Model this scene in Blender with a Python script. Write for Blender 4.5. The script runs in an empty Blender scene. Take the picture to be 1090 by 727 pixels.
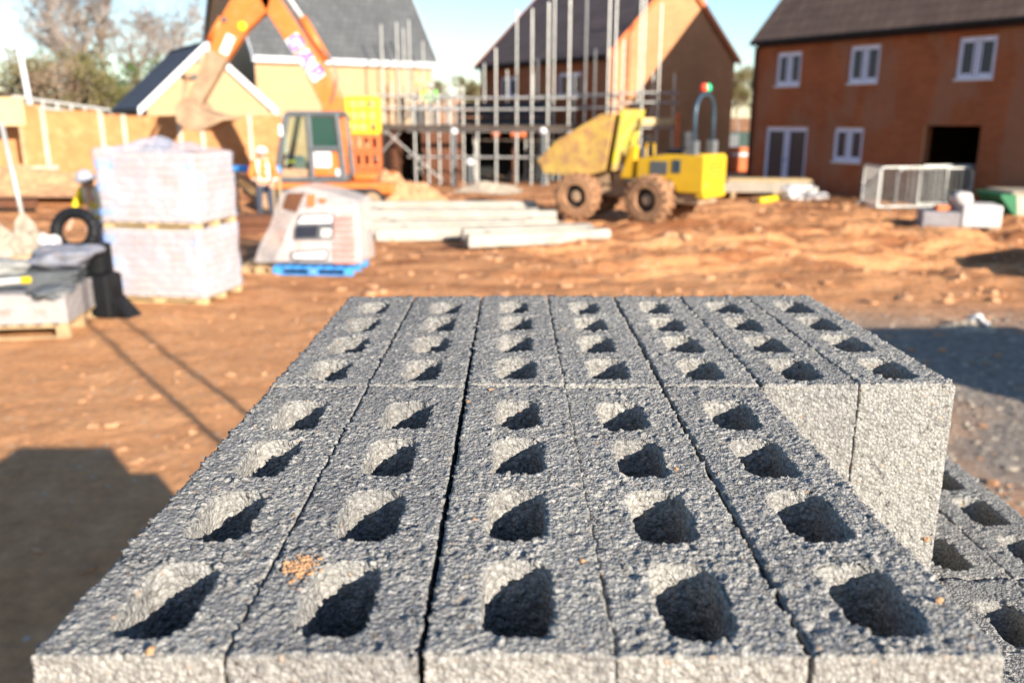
import bpy, bmesh, math, random
import numpy as np
from mathutils import Vector, Matrix, noise
random.seed(7)
C = bpy.context.scene.collection
R = math.radians
PI = math.pi

# ---------------------------------------------------------------- camera model (metres, Y = away from the camera)
CAMH = 2.41; F = 904.0; PITCH = R(14.75)
cp, sp = math.cos(PITCH), math.sin(PITCH)
def at(x, y, D):
    """world point seen at photo pixel (x, y) at forward distance D"""
    b = (363.5 - y) / F
    u = D * (b * cp - sp) / (cp + b * sp)
    Z = D * cp - u * sp
    return Vector(((x - 545) / F * Z, D, CAMH + u))
def gnd(x, y):
    a = PITCH - math.atan((363.5 - y) / F)
    D = CAMH / math.tan(a)
    p = at(x, y, D); p.z = 0
    return p

# ---------------------------------------------------------------- materials
def newmat(name):
    m = bpy.data.materials.new(name); m.use_nodes = True
    nt = m.node_tree; nt.nodes.clear()
    out = nt.nodes.new('ShaderNodeOutputMaterial')
    return m, nt, out
def N(nt, t, **kw):
    n = nt.nodes.new(t)
    for k, v in kw.items():
        if k in n.inputs.keys(): n.inputs[k].default_value = v
        else: setattr(n, k, v)
    return n
def ramp(nt, fac, stops):
    r = nt.nodes.new('ShaderNodeValToRGB')
    el = r.color_ramp.elements
    while len(el) > 1: el.remove(el[-1])
    el[0].position = stops[0][0]; el[0].color = (*stops[0][1], 1)
    for p, c in stops[1:]:
        e = el.new(p); e.color = (*c, 1)
    nt.links.new(fac, r.inputs[0]); return r.outputs[0]
def mixc(nt, fac, a, b, mode='MIX'):
    m = nt.nodes.new('ShaderNodeMix'); m.data_type = 'RGBA'; m.blend_type = mode
    for s, v in ((0, fac), (6, a), (7, b)):
        if hasattr(v, 'links') or isinstance(v, bpy.types.NodeSocket): nt.links.new(v, m.inputs[s])
        else: m.inputs[s].default_value = v if s == 0 else (*v, 1)
    return m.outputs[2]
def coord(nt, kind='Object'):
    return N(nt, 'ShaderNodeTexCoord').outputs[kind]
def noise_n(nt, vec, scale, detail=4, rough=.6, out=0):
    n = N(nt, 'ShaderNodeTexNoise', Scale=scale, Detail=detail, Roughness=rough)
    nt.links.new(vec, n.inputs['Vector']); return n.outputs[out]
def bump(nt, h, strength, dist):
    b = N(nt, 'ShaderNodeBump', Strength=strength, Distance=dist)
    nt.links.new(h, b.inputs['Height']); return b.outputs[0]
def principled(nt, out, color, rough=.7, metal=0, normal=None, spec=.3):
    p = N(nt, 'ShaderNodeBsdfPrincipled', Roughness=rough, Metallic=metal)
    p.inputs['Specular IOR Level'].default_value = spec
    if isinstance(color, bpy.types.NodeSocket): nt.links.new(color, p.inputs['Base Color'])
    else: p.inputs['Base Color'].default_value = (*color, 1)
    if normal is not None: nt.links.new(normal, p.inputs['Normal'])
    nt.links.new(p.outputs[0], out.inputs[0]); return p

def mat_plain(name, col, rough=.6, metal=0, var=.25, scale=3., dirt=None, dirt_amt=.45, bmp=.0, spec=.3):
    """base colour with patchy wear and, if asked, dirt patches"""
    m, nt, out = newmat(name); v = coord(nt)
    n1 = noise_n(nt, v, scale, 5)
    lo = tuple(c * (1 - var) for c in col); hi = tuple(min(1, c * (1 + var)) for c in col)
    c = ramp(nt, n1, [(.3, lo), (.7, hi)])
    if dirt:
        n2 = noise_n(nt, v, scale * 1.7, 6, .7)
        mr = N(nt, 'ShaderNodeMapRange'); nt.links.new(n2, mr.inputs[0])
        mr.inputs[1].default_value = .62 - dirt_amt * .35; mr.inputs[2].default_value = .78 - dirt_amt * .3
        c = mixc(nt, mr.outputs[0], c, dirt)
    nm = bump(nt, noise_n(nt, v, scale * 12, 4), bmp, .01) if bmp else None
    principled(nt, out, c, rough, metal, nm, spec)
    return m

MUD = (.36, .155, .062)
def mat_block():
    m, nt, out = newmat('concrete_block')
    v = coord(nt)
    oi = N(nt, 'ShaderNodeObjectInfo')
    vo = N(nt, 'ShaderNodeVectorMath', operation='SCALE'); vo.inputs[0].default_value = (7.3, 3.1, 5.7)
    nt.links.new(oi.outputs['Random'], vo.inputs['Scale'])
    va = N(nt, 'ShaderNodeVectorMath', operation='ADD'); nt.links.new(v, va.inputs[0]); nt.links.new(vo.outputs[0], va.inputs[1])
    v = va.outputs[0]
    vor = N(nt, 'ShaderNodeTexVoronoi', Scale=330.); nt.links.new(v, vor.inputs['Vector'])
    vor2 = N(nt, 'ShaderNodeTexVoronoi', Scale=800.); nt.links.new(v, vor2.inputs['Vector'])
    sep = N(nt, 'ShaderNodeSeparateColor'); nt.links.new(vor.outputs['Color'], sep.inputs[0])
    c = ramp(nt, sep.outputs[0], [(0, (.21, .206, .20)), (.3, (.285, .28, .27)), (.75, (.33, .325, .312)), (.93, (.365, .358, .345)), (.985, (.40, .393, .38))])
    crev_shade = N(nt, 'ShaderNodeMapRange'); nt.links.new(vor.outputs['Distance'], crev_shade.inputs[0]); crev_shade.inputs[1].default_value = .42; crev_shade.inputs[2].default_value = .80; crev_shade.inputs[4].default_value = .42  # shade in the gaps between grains, painted into the colour
    c = mixc(nt, crev_shade.outputs[0], c, (.07, .068, .065))
    big = noise_n(nt, v, 9., 4)
    c = mixc(nt, 1., c, ramp(nt, big, [(.3, (.82, .82, .83)), (.7, (1.08, 1.07, 1.04))]), 'MULTIPLY')
    tone = ramp(nt, oi.outputs['Random'], [(0, (.90, .90, .91)), (1, (1.08, 1.07, 1.05))])
    c = mixc(nt, 1., c, tone, 'MULTIPLY')
    # clay: scattered orange grains and a few blotches of mud
    blot = noise_n(nt, v, 13., 5, .75)
    bl = N(nt, 'ShaderNodeMapRange'); nt.links.new(blot, bl.inputs[0]); bl.inputs[1].default_value = .70; bl.inputs[2].default_value = .78; bl.inputs[4].default_value = .55
    c = mixc(nt, bl.outputs[0], c, (.40, .22, .11))
    sp2 = ramp(nt, sep.outputs[1], [(.988, (0, 0, 0)), (.996, (.5, .5, .5))])
    c = mixc(nt, sp2, c, (.36, .23, .13))
    # pores: shade of small open pits between the grains, painted dark
    pit = noise_n(nt, v, 210., 3, .55)
    mr = N(nt, 'ShaderNodeMapRange'); nt.links.new(pit, mr.inputs[0]); mr.inputs[1].default_value = .36; mr.inputs[2].default_value = .30; mr.inputs[4].default_value = .85
    c = mixc(nt, mr.outputs[0], c, (.05, .048, .046))
    hm = N(nt, 'ShaderNodeMath', operation='MULTIPLY_ADD'); nt.links.new(vor.outputs['Distance'], hm.inputs[0]); hm.inputs[1].default_value = -1.
    nt.links.new(pit, hm.inputs[2])
    h2 = N(nt, 'ShaderNodeMath', operation='MULTIPLY_ADD'); nt.links.new(vor2.outputs['Distance'], h2.inputs[0]); h2.inputs[1].default_value = -.45
    nt.links.new(hm.outputs[0], h2.inputs[2])
    at_ = N(nt, 'ShaderNodeAttribute', attribute_name='wall')
    b_ = N(nt, 'ShaderNodeBump', Distance=.0019); nt.links.new(h2.outputs[0], b_.inputs['Height'])
    ms = N(nt, 'ShaderNodeMapRange'); nt.links.new(at_.outputs['Fac'], ms.inputs[0]); ms.inputs[3].default_value = .95; ms.inputs[4].default_value = .8; nt.links.new(ms.outputs[0], b_.inputs['Strength'])
    principled(nt, out, c, .95, 0, b_.outputs[0], .08)
    return m

def mat_ground():
    m, nt, out = newmat('ground_mud')
    v = coord(nt)
    n1 = noise_n(nt, v, .35, 6, .6); n2 = noise_n(nt, v, 2.2, 6, .7); n3 = noise_n(nt, v, 14., 5, .7)
    c = ramp(nt, n2, [(.28, (.46, .20, .08)), (.5, (.63, .31, .135)), (.72, (.70, .39, .195))])
    c2 = ramp(nt, n1, [(.35, (.46, .195, .085)), (.65, (.61, .30, .14))])
    c = mixc(nt, .45, c, c2)
    c = mixc(nt, 1., c, ramp(nt, n3, [(.3, (.72, .72, .72)), (.7, (1.2, 1.18, 1.15))]), 'MULTIPLY')
    mp = N(nt, 'ShaderNodeMapping'); mp.inputs['Scale'].default_value = (.45, 1.7, 1.); mp.inputs['Rotation'].default_value = (0, 0, .2); nt.links.new(v, mp.inputs[0])
    st = noise_n(nt, mp.outputs[0], 1.1, 6, .65); dm = N(nt, 'ShaderNodeMapRange'); nt.links.new(st, dm.inputs[0]); dm.inputs[1].default_value = .46; dm.inputs[2].default_value = .57; dm.inputs[4].default_value = .85
    s0 = N(nt, 'ShaderNodeSeparateXYZ'); nt.links.new(v, s0.inputs[0])
    fy = N(nt, 'ShaderNodeMapRange'); nt.links.new(s0.outputs[1], fy.inputs[0]); fy.inputs[1].default_value = 10.; fy.inputs[2].default_value = 14.; fy.inputs[3].default_value = .12
    dd = N(nt, 'ShaderNodeMath', operation='MULTIPLY'); nt.links.new(dm.outputs[0], dd.inputs[0]); nt.links.new(fy.outputs[0], dd.inputs[1])
    c = mixc(nt, dd.outputs[0], c, (.22, .08, .032))
    # grey crushed stone to the right, near the block stack
    sx = N(nt, 'ShaderNodeSeparateXYZ'); nt.links.new(v, sx.inputs[0])
    wob = N(nt, 'ShaderNodeMath', operation='MULTIPLY_ADD'); nt.links.new(noise_n(nt, v, .8, 4), wob.inputs[0]); wob.inputs[1].default_value = 3.0
    nt.links.new(sx.outputs[0], wob.inputs[2])
    a = N(nt, 'ShaderNodeMapRange'); nt.links.new(wob.outputs[0], a.inputs[0]); a.inputs[1].default_value = 3.9; a.inputs[2].default_value = 5.3
    b = N(nt, 'ShaderNodeMapRange'); nt.links.new(sx.outputs[1], b.inputs[0]); b.inputs[1].default_value = 11.2; b.inputs[2].default_value = 9.2
    ab = N(nt, 'ShaderNodeMath', operation='MULTIPLY'); nt.links.new(a.outputs[0], ab.inputs[0]); nt.links.new(b.outputs[0], ab.inputs[1])
    grey = ramp(nt, noise_n(nt, v, 9., 6, .75), [(.3, (.16, .13, .105)), (.55, (.28, .235, .195)), (.75, (.40, .36, .31))])
    c = mixc(nt, ab.outputs[0], c, grey)
    # small pale stones trodden into the mud
    vor = N(nt, 'ShaderNodeTexVoronoi', Scale=16.); nt.links.new(v, vor.inputs['Vector'])
    sep = N(nt, 'ShaderNodeSeparateColor'); nt.links.new(vor.outputs['Color'], sep.inputs[0])
    g1 = N(nt, 'ShaderNodeMath', operation='GREATER_THAN'); nt.links.new(sep.outputs[0], g1.inputs[0]); g1.inputs[1].default_value = .93
    g2 = N(nt, 'ShaderNodeMath', operation='LESS_THAN'); nt.links.new(vor.outputs['Distance'], g2.inputs[0]); g2.inputs[1].default_value = .28
    g = N(nt, 'ShaderNodeMath', operation='MULTIPLY'); nt.links.new(g1.outputs[0], g.inputs[0]); nt.links.new(g2.outputs[0], g.inputs[1])
    g.inputs
    c = mixc(nt, g.outputs[0], c, (.50, .42, .34))
    hsum = N(nt, 'ShaderNodeMath', operation='MULTIPLY_ADD'); nt.links.new(n3, hsum.inputs[0]); hsum.inputs[1].default_value = .5
    nt.links.new(n2, hsum.inputs[2])
    fine = N(nt, 'ShaderNodeMath', operation='MULTIPLY_ADD'); nt.links.new(noise_n(nt, v, 55., 4, .7), fine.inputs[0]); fine.inputs[1].default_value = .18
    nt.links.new(hsum.outputs[0], fine.inputs[2])
    principled(nt, out, c, .85, 0, bump(nt, fine.outputs[0], .8, .09), .2)
    return m

def mat_brick(name, c1, c2, mortar, var=.25, stain=None):
    """brick texture on house walls: u runs along the wall, v is height"""
    m, nt, out = newmat(name); v = coord(nt)
    s = N(nt, 'ShaderNodeSeparateXYZ'); nt.links.new(v, s.inputs[0])
    ad = N(nt, 'ShaderNodeMath', operation='ADD'); nt.links.new(s.outputs[0], ad.inputs[0]); nt.links.new(s.outputs[1], ad.inputs[1])
    cb = N(nt, 'ShaderNodeCombineXYZ'); nt.links.new(ad.outputs[0], cb.inputs[0]); nt.links.new(s.outputs[2], cb.inputs[1])
    br = N(nt, 'ShaderNodeTexBrick'); nt.links.new(cb.outputs[0], br.inputs['Vector'])
    br.inputs['Scale'].default_value = 1.; br.inputs['Brick Width'].default_value = .225; br.inputs['Row Height'].default_value = .075
    br.inputs['Mortar Size'].default_value = .006
    br.inputs['Color1'].default_value = (*c1, 1); br.inputs['Color2'].default_value = (*c2, 1); br.inputs['Mortar'].default_value = (*mortar, 1)
    n = noise_n(nt, v, .7, 5, .65)
    c = mixc(nt, 1., br.outputs[0], ramp(nt, n, [(.3, (1 - var,) * 3), (.7, (1 + var,) * 3)]), 'MULTIPLY')
    if stain:
        mp = N(nt, 'ShaderNodeMapping'); mp.inputs['Scale'].default_value = (1.2, 1.2, .45); nt.links.new(v, mp.inputs[0])
        n2 = noise_n(nt, mp.outputs[0], .8, 5, .6)
        mr = N(nt, 'ShaderNodeMapRange'); nt.links.new(n2, mr.inputs[0]); mr.inputs[1].default_value = .48; mr.inputs[2].default_value = .56; mr.inputs[4].default_value = .6
        c = mixc(nt, mr.outputs[0], c, stain)
    principled(nt, out, c, .88, 0, bump(nt, br.outputs[1], -.3, .01), .15)
    return m

def mat_tiles(name, col, row=.3):
    m, nt, out = newmat(name); v = coord(nt)
    s = N(nt, 'ShaderNodeSeparateXYZ'); nt.links.new(v, s.inputs[0])
    cb = N(nt, 'ShaderNodeCombineXYZ'); nt.links.new(s.outputs[0], cb.inputs[0]); nt.links.new(s.outputs[2], cb.inputs[1])
    br = N(nt, 'ShaderNodeTexBrick'); nt.links.new(cb.outputs[0], br.inputs['Vector'])
    br.inputs['Scale'].default_value = 1.; br.inputs['Brick Width'].default_value = .3; br.inputs['Row Height'].default_value = row
    br.inputs['Mortar Size'].default_value = .012
    br.inputs['Color1'].default_value = (*col, 1); br.inputs['Color2'].default_value = (*[c * .78 for c in col], 1); br.inputs['Mortar'].default_value = (*[c * .4 for c in col], 1)
    c = mixc(nt, 1., br.outputs[0], ramp(nt, noise_n(nt, v, 1.1, 5), [(.3, (.85,) * 3), (.7, (1.15,) * 3)]), 'MULTIPLY')
    principled(nt, out, c, .75, 0, bump(nt, br.outputs[1], -.6, .02), .3)
    return m

def mat_film(name, tint=(.86, .88, .92), opac=.42, printed=None, pscale=(3, 3, 5)):
    """stretch film: part clear, part milky, creased"""
    m, nt, out = newmat(name); v = coord(nt)
    cr = noise_n(nt, v, 5., 6, .75)
    nm = bump(nt, cr, .9, .05)
    p = N(nt, 'ShaderNodeBsdfPrincipled', Roughness=.22); p.inputs['Base Color'].default_value = (*tint, 1)
    nt.links.new(nm, p.inputs['Normal'])
    tr = N(nt, 'ShaderNodeBsdfTransparent')
    mx = N(nt, 'ShaderNodeMixShader')
    mr = N(nt, 'ShaderNodeMapRange'); nt.links.new(noise_n(nt, v, 3., 5, .7), mr.inputs[0]); mr.inputs[1].default_value = .3; mr.inputs[2].default_value = .7
    mr.inputs[3].default_value = opac * .6; mr.inputs[4].default_value = min(1, opac * 1.4)
    nt.links.new(mr.outputs[0], mx.inputs[0]); nt.links.new(tr.outputs[0], mx.inputs[1]); nt.links.new(p.outputs[0], mx.inputs[2])
    nt.links.new(mx.outputs[0], out.inputs[0])
    return m
def mat_glass(name, col=(.02, .03, .04), rough=.05):
    m, nt, out = newmat(name)
    p = principled(nt, out, col, rough, 0, None, .4); return m
def mat_cabglass(name):
    m, nt, out = newmat(name)
    g = N(nt, 'ShaderNodeBsdfGlossy', Roughness=.05); g.inputs[0].default_value = (.8, .95, .95, 1)
    t = N(nt, 'ShaderNodeBsdfTransparent'); t.inputs[0].default_value = (.55, .72, .68, 1)
    mx = N(nt, 'ShaderNodeMixShader'); mx.inputs[0].default_value = .14
    nt.links.new(t.outputs[0], mx.inputs[1]); nt.links.new(g.outputs[0], mx.inputs[2]); nt.links.new(mx.outputs[0], out.inputs[0]); return m
def mat_leaf(name, a, b, trans=.25):
    m, nt, out = newmat(name); v = coord(nt)
    n = N(nt, 'ShaderNodeTexWhiteNoise'); 
    nn = noise_n(nt, v, 1.3, 3)
    c = ramp(nt, nn, [(.3, a), (.7, b)])
    d = N(nt, 'ShaderNodeBsdfDiffuse'); nt.links.new(c, d.inputs[0])
    t = N(nt, 'ShaderNodeBsdfTranslucent'); nt.links.new(c, t.inputs[0])
    mx = N(nt, 'ShaderNodeMixShader'); mx.inputs[0].default_value = trans
    nt.links.new(d.outputs[0], mx.inputs[1]); nt.links.new(t.outputs[0], mx.inputs[2]); nt.links.new(mx.outputs[0], out.inputs[0]); return m

M = dict(
    block=mat_block(), ground=mat_ground(),
    tan_brick=mat_brick('tan_brick', (.44, .285, .155), (.39, .245, .13), (.46, .35, .24), .08),
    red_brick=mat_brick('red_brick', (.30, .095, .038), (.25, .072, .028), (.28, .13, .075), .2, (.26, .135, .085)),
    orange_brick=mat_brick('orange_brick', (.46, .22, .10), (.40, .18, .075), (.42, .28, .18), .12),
    dark_tiles=mat_tiles('dark_tiles', (.095, .072, .07)), brown_tiles=mat_tiles('brown_tiles', (.135, .088, .066)),
    grey_tiles=mat_tiles('grey_tiles', (.105, .11, .115), .25), slate_blue=mat_tiles('blue_slate', (.055, .065, .09), .25),
    white=mat_plain('white_paint', (.66, .67, .70), .4, var=.05), upvc=mat_plain('white_plastic', (.66, .70, .88), .35, var=.04),
    glass=mat_glass('window_glass', (.022, .028, .045), .2), cabglass=mat_cabglass('cab_glass'), tealglass=mat_glass('teal_glass', (.02, .06, .05), .1),
    dark=mat_plain('painted_interior_shade', (.02, .02, .02), .9), black=mat_plain('black_plastic', (.009, .010, .012), .55, var=.3, scale=8, spec=.2),
    galv=mat_plain('galvanised_steel', (.46, .46, .44), .45, .35, .2, 6, dirt=(.35, .28, .2), dirt_amt=.1),
    galv_dark=mat_plain('dull_steel', (.17, .18, .19), .5, .4, .25, 6),
    board=mat_plain('scaffold_board', (.33, .25, .17), .85, var=.35, scale=4),
    dark_board=mat_plain('dark_board', (.075, .058, .047), .9, var=.3),
    ply=mat_plain('hoarding_timber', (.42, .19, .072), .8, var=.2, scale=1.6, dirt=(.48, .27, .12), dirt_amt=.35),
    concrete=mat_plain('pale_concrete', (.46, .40, .32), .85, var=.14, scale=2.5, bmp=.3),
    beamc=mat_plain('precast_concrete', (.40, .365, .31), .85, var=.2, scale=3, dirt=(.50, .34, .2), dirt_amt=.2, bmp=.3),
    mudrock=mat_plain('mud_clod', (.47, .25, .13), .9, var=.35, scale=5, bmp=.6),
    rubble=mat_plain('rubble', (.33, .28, .22), .9, var=.35, scale=6, bmp=.5),
    orange=mat_plain('orange_paint', (.62, .17, .035), .42, var=.12, scale=2.5, dirt=(.50, .24, .1), dirt_amt=.25, spec=.4),
    mudsteel=mat_plain('muddy_steel', (.36, .24, .15), .75, var=.3, scale=3, dirt=(.30, .18, .11), dirt_amt=.35, bmp=.5),
    yellow=mat_plain('yellow_paint', (.68, .40, .02), .4, var=.08, scale=2.5, dirt=(.55, .33, .1), dirt_amt=.15, spec=.4),
    skipy=mat_plain('muddy_yellow_skip', (.60, .40, .10), .7, var=.2, scale=2, dirt=(.42, .23, .11), dirt_amt=.55, bmp=.5),
    brightyellow=mat_plain('bright_yellow', (.68, .50, .02), .45, var=.08, scale=3),
    limeyellow=mat_plain('lime_yellow_paint', (.60, .55, .03), .5, var=.15, scale=2, dirt=(.48, .33, .13), dirt_amt=.7),
    tyre=mat_plain('muddy_tyre', (.34, .18, .095), .9, var=.3, scale=5, dirt=(.14, .085, .055), dirt_amt=.35, bmp=.6),
    rubber=mat_plain('dark_rubber', (.03, .028, .026), .7, var=.3),
    steel_blue=mat_plain('blue_grey_steel', (.05, .085, .12), .35, .3, .2, 5), cabgrey=mat_plain('cab_frame_grey', (.10, .11, .12), .5, var=.15),
    blue=mat_plain('blue_paint', (.06, .30, .72), .5, var=.15, scale=4, dirt=(.3, .25, .2), dirt_amt=.1),
    wood=mat_plain('pallet_wood', (.40, .28, .155), .85, var=.25, scale=5, dirt=(.36, .22, .12), dirt_amt=.3, bmp=.3),
    paleboard=mat_plain('new_timber', (.52, .38, .20), .75, var=.15, scale=3),
    packbrick=mat_brick('pack_brick', (.52, .40, .33), (.46, .345, .275), (.38, .29, .245), .14),
    film=mat_film('clear_film', (.62, .66, .80), .38), film2=mat_film('milky_film', (.58, .54, .54), .46), bluefilm=mat_plain('blue_print', (.22, .38, .74), .5, var=.2, scale=9),
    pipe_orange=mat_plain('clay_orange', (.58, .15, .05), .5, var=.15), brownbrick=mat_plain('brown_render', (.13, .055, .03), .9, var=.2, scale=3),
    redprint=mat_plain('red_print', (.50, .25, .22), .5, var=.2, scale=6), greyslab=mat_plain('grey_slab', (.25, .25, .24), .85, var=.2, scale=5, bmp=.3),
    slate=mat_plain('dark_slate', (.10, .11, .12), .7, var=.4, scale=6, bmp=.4), bag=mat_plain('grey_bag', (.16, .17, .21), .5, var=.4, scale=6, dirt=(.2, .17, .15), dirt_amt=.3, bmp=.5),
    green=mat_plain('green_plastic', (.035, .17, .08), .45, var=.1), hiviz=mat_plain('hi_vis_yellow', (.72, .50, .02), .7, var=.08, scale=6),
    hivizo=mat_plain('hi_vis_orange', (.72, .19, .04), .7, var=.1, scale=6), hivizg=mat_plain('hi_vis_green', (.25, .80, .08), .7, var=.1),
    refl=mat_plain('reflective_tape', (.6, .6, .58), .35, var=.06), skin=mat_plain('skin', (.55, .32, .22), .6, var=.08), trouser=mat_plain('light_work_trousers', (.50, .48, .52), .85, var=.15),
    navy=mat_plain('dark_trousers', (.05, .06, .09), .85), hair=mat_plain('dark_hair', (.05, .035, .025), .8), greycap=mat_plain('grey_hat', (.32, .33, .38), .6),
    purple=mat_plain('purple_lettering', (.22, .07, .42), .5, var=.05), seat=mat_plain('seat_vinyl', (.05, .05, .055), .55), redlamp=mat_plain('red_lens', (.85, .06, .03), .25), greenlamp=mat_plain('green_lens', (.02, .62, .30), .25),
    poly=mat_plain('white_block_wrap', (.58, .55, .53), .6, var=.1, scale=5), lilac=mat_plain('mauve_panel', (.27, .25, .26), .7, var=.2),
    bark=mat_plain('grey_bark', (.27, .225, .195), .9, var=.25, scale=6),
    twig=mat_leaf('bare_twigs', (.27, .235, .21), (.36, .29, .25), .15), hedge=mat_leaf('olive_leaves', (.17, .15, .065), (.25, .215, .11)), rust=mat_leaf('rusty_leaves', (.28, .20, .14), (.33, .25, .18)),
    everg=mat_leaf('evergreen_leaves', (.07, .11, .03), (.13, .18, .05)), curtain=mat_plain('net_curtain', (.45, .47, .55), .9, var=.2, scale=9),
    darknet=mat_plain('dark_debris_panel', (.035, .045, .06), .8, var=.3, scale=3),
)

for n_ in M['packbrick'].node_tree.nodes:
    if n_.type == 'TEX_BRICK': n_.inputs['Row Height'].default_value = .10; n_.inputs['Mortar Size'].default_value = .016; n_.inputs['Brick Width'].default_value = .22
# ---------------------------------------------------------------- mesh helpers
class MB:
    def __init__(s): s.v = []; s.f = []; s.smooth = False
    def add(s, vs, fs):
        o = len(s.v); s.v += [tuple(v) for v in vs]; s.f += [tuple(i + o for i in f) for f in fs]; return s
    def box(s, a, b, rot=None, about=None, bev=0.):
        x0, y0, z0 = a; x1, y1, z1 = b
        if bev > 0:
            bm = bmesh.new(); bmesh.ops.create_cube(bm, size=1)
            for v in bm.verts: v.co = Vector(((x0 + x1) / 2 + v.co.x * (x1 - x0), (y0 + y1) / 2 + v.co.y * (y1 - y0), (z0 + z1) / 2 + v.co.z * (z1 - z0)))
            bmesh.ops.bevel(bm, geom=list(bm.edges), offset=bev, segments=2, affect='EDGES', profile=.5)
            bm.verts.index_update(); vs = [v.co.copy() for v in bm.verts]; fs = [tuple(v.index for v in f.verts) for f in bm.faces]; bm.free()
        else:
            vs = [Vector(p) for p in ((x0, y0, z0), (x1, y0, z0), (x1, y1, z0), (x0, y1, z0), (x0, y0, z1), (x1, y0, z1), (x1, y1, z1), (x0, y1, z1))]
            fs = [(0, 3, 2, 1), (4, 5, 6, 7), (0, 1, 5, 4), (1, 2, 6, 5), (2, 3, 7, 6), (3, 0, 4, 7)]
        if rot is not None:
            c = Vector(about) if about is not None else Vector(((x0 + x1) / 2, (y0 + y1) / 2, (z0 + z1) / 2))
            vs = [c + rot @ (v - c) for v in vs]
        return s.add(vs, fs)
    def tube(s, pts, r, n=10, cap=True, r2=None):
        pts = [Vector(p) for p in pts]; rings = []
        m = len(pts); up = None
        for i, p in enumerate(pts):
            d = (pts[min(i + 1, m - 1)] - pts[max(i - 1, 0)]).normalized()
            if up is None:
                up = Vector((0, 0, 1)) if abs(d.z) < .9 else Vector((1, 0, 0))
            a = d.cross(up).normalized(); b = a.cross(d).normalized(); up = b
            rr = r if r2 is None else r + (r2 - r) * i / max(1, m - 1)
            if isinstance(r, (list, tuple)): rr = r[i]
            rings.append([p + a * rr * math.cos(2 * PI * k / n) + b * rr * math.sin(2 * PI * k / n) for k in range(n)])
        vs = [v for g in rings for v in g]; fs = []
        for i in range(m - 1):
            for k in range(n):
                fs.append((i * n + k, i * n + (k + 1) % n, (i + 1) * n + (k + 1) % n, (i + 1) * n + k))
        if cap: fs += [tuple(range(n))[::-1], tuple((m - 1) * n + k for k in range(n))]
        return s.add(vs, fs)
    def prism(s, prof, a, b, axis='y'):
        """profile of 2-D points (p, q) swept from a to b along axis; p,q fill the other two axes in order"""
        n = len(prof); vs = []
        for t in (a, b):
            for p, q in prof:
                vs.append({'y': (p, t, q), 'x': (t, p, q), 'z': (p, q, t)}[axis])
        fs = [tuple(range(n)), tuple(range(n, 2 * n))[::-1]]
        for i in range(n): j = (i + 1) % n; fs.append((i, i + n, j + n, j))
        return s.add(vs, fs)
    def lathe(s, prof, c, axis='z', n=32, rot=None, cap=True):
        """profile of (radius, height)"""
        vs = []; m = len(prof); c = Vector(c)
        for r, h in prof:
            for k in range(n):
                a = 2 * PI * k / n
                p = {'z': Vector((r * math.cos(a), r * math.sin(a), h)), 'y': Vector((r * math.cos(a), h, r * math.sin(a))), 'x': Vector((h, r * math.cos(a), r * math.sin(a)))}[axis]
                if rot is not None: p = rot @ p
                vs.append(c + p)
        fs = []
        for i in range(m - 1):
            for k in range(n): fs.append((i * n + k, i * n + (k + 1) % n, (i + 1) * n + (k + 1) % n, (i + 1) * n + k))
        if cap: fs += [tuple(range(n))[::-1], tuple((m - 1) * n + k for k in range(n))]
        return s.add(vs, fs)
    def xf(s, mat):
        s.v = [tuple(mat @ Vector(v)) for v in s.v]; return s
    def build(s, name, mat, parent=None, smooth=False, loc=None, bevel=0):
        me = bpy.data.meshes.new(name); me.from_pydata(s.v, [], s.f)
        bm = bmesh.new(); bm.from_mesh(me); bmesh.ops.recalc_face_normals(bm, faces=bm.faces); bm.to_mesh(me); bm.free()
        me.materials.append(M[mat] if isinstance(mat, str) else mat)
        if smooth:
            me.polygons.foreach_set('use_smooth', [True] * len(me.polygons))
        o = bpy.data.objects.new(name, me); C.objects.link(o)
        if parent is not None: o.parent = parent
        if loc is not None: o.location = loc
        if bevel:
            b = o.modifiers.new('bevel', 'BEVEL'); b.width = bevel; b.segments = 2; b.limit_method = 'ANGLE'
        return o
def tag(o, label=None, cat=None, group=None, kind=None):
    if label: o['label'] = label
    if cat: o['category'] = cat
    if group: o['group'] = group
    if kind: o['kind'] = kind
    return o
def thing(name, label, cat, loc=(0, 0, 0), rz=0, group=None):
    o = bpy.data.objects.new(name, None); C.objects.link(o); o.empty_display_size = .2
    o.location = loc; o.rotation_euler = (0, 0, rz); return tag(o, label, cat, group)
def copy_tree(o, parent=None):
    c = o.copy(); C.objects.link(c)
    if parent is not None: c.parent = parent
    for ch in list(o.children): copy_tree(ch, c)
    return c
def sstep(a, b, x):
    t = np.clip((x - a) / (b - a), 0, 1); return t * t * (3 - 2 * t)

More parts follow.
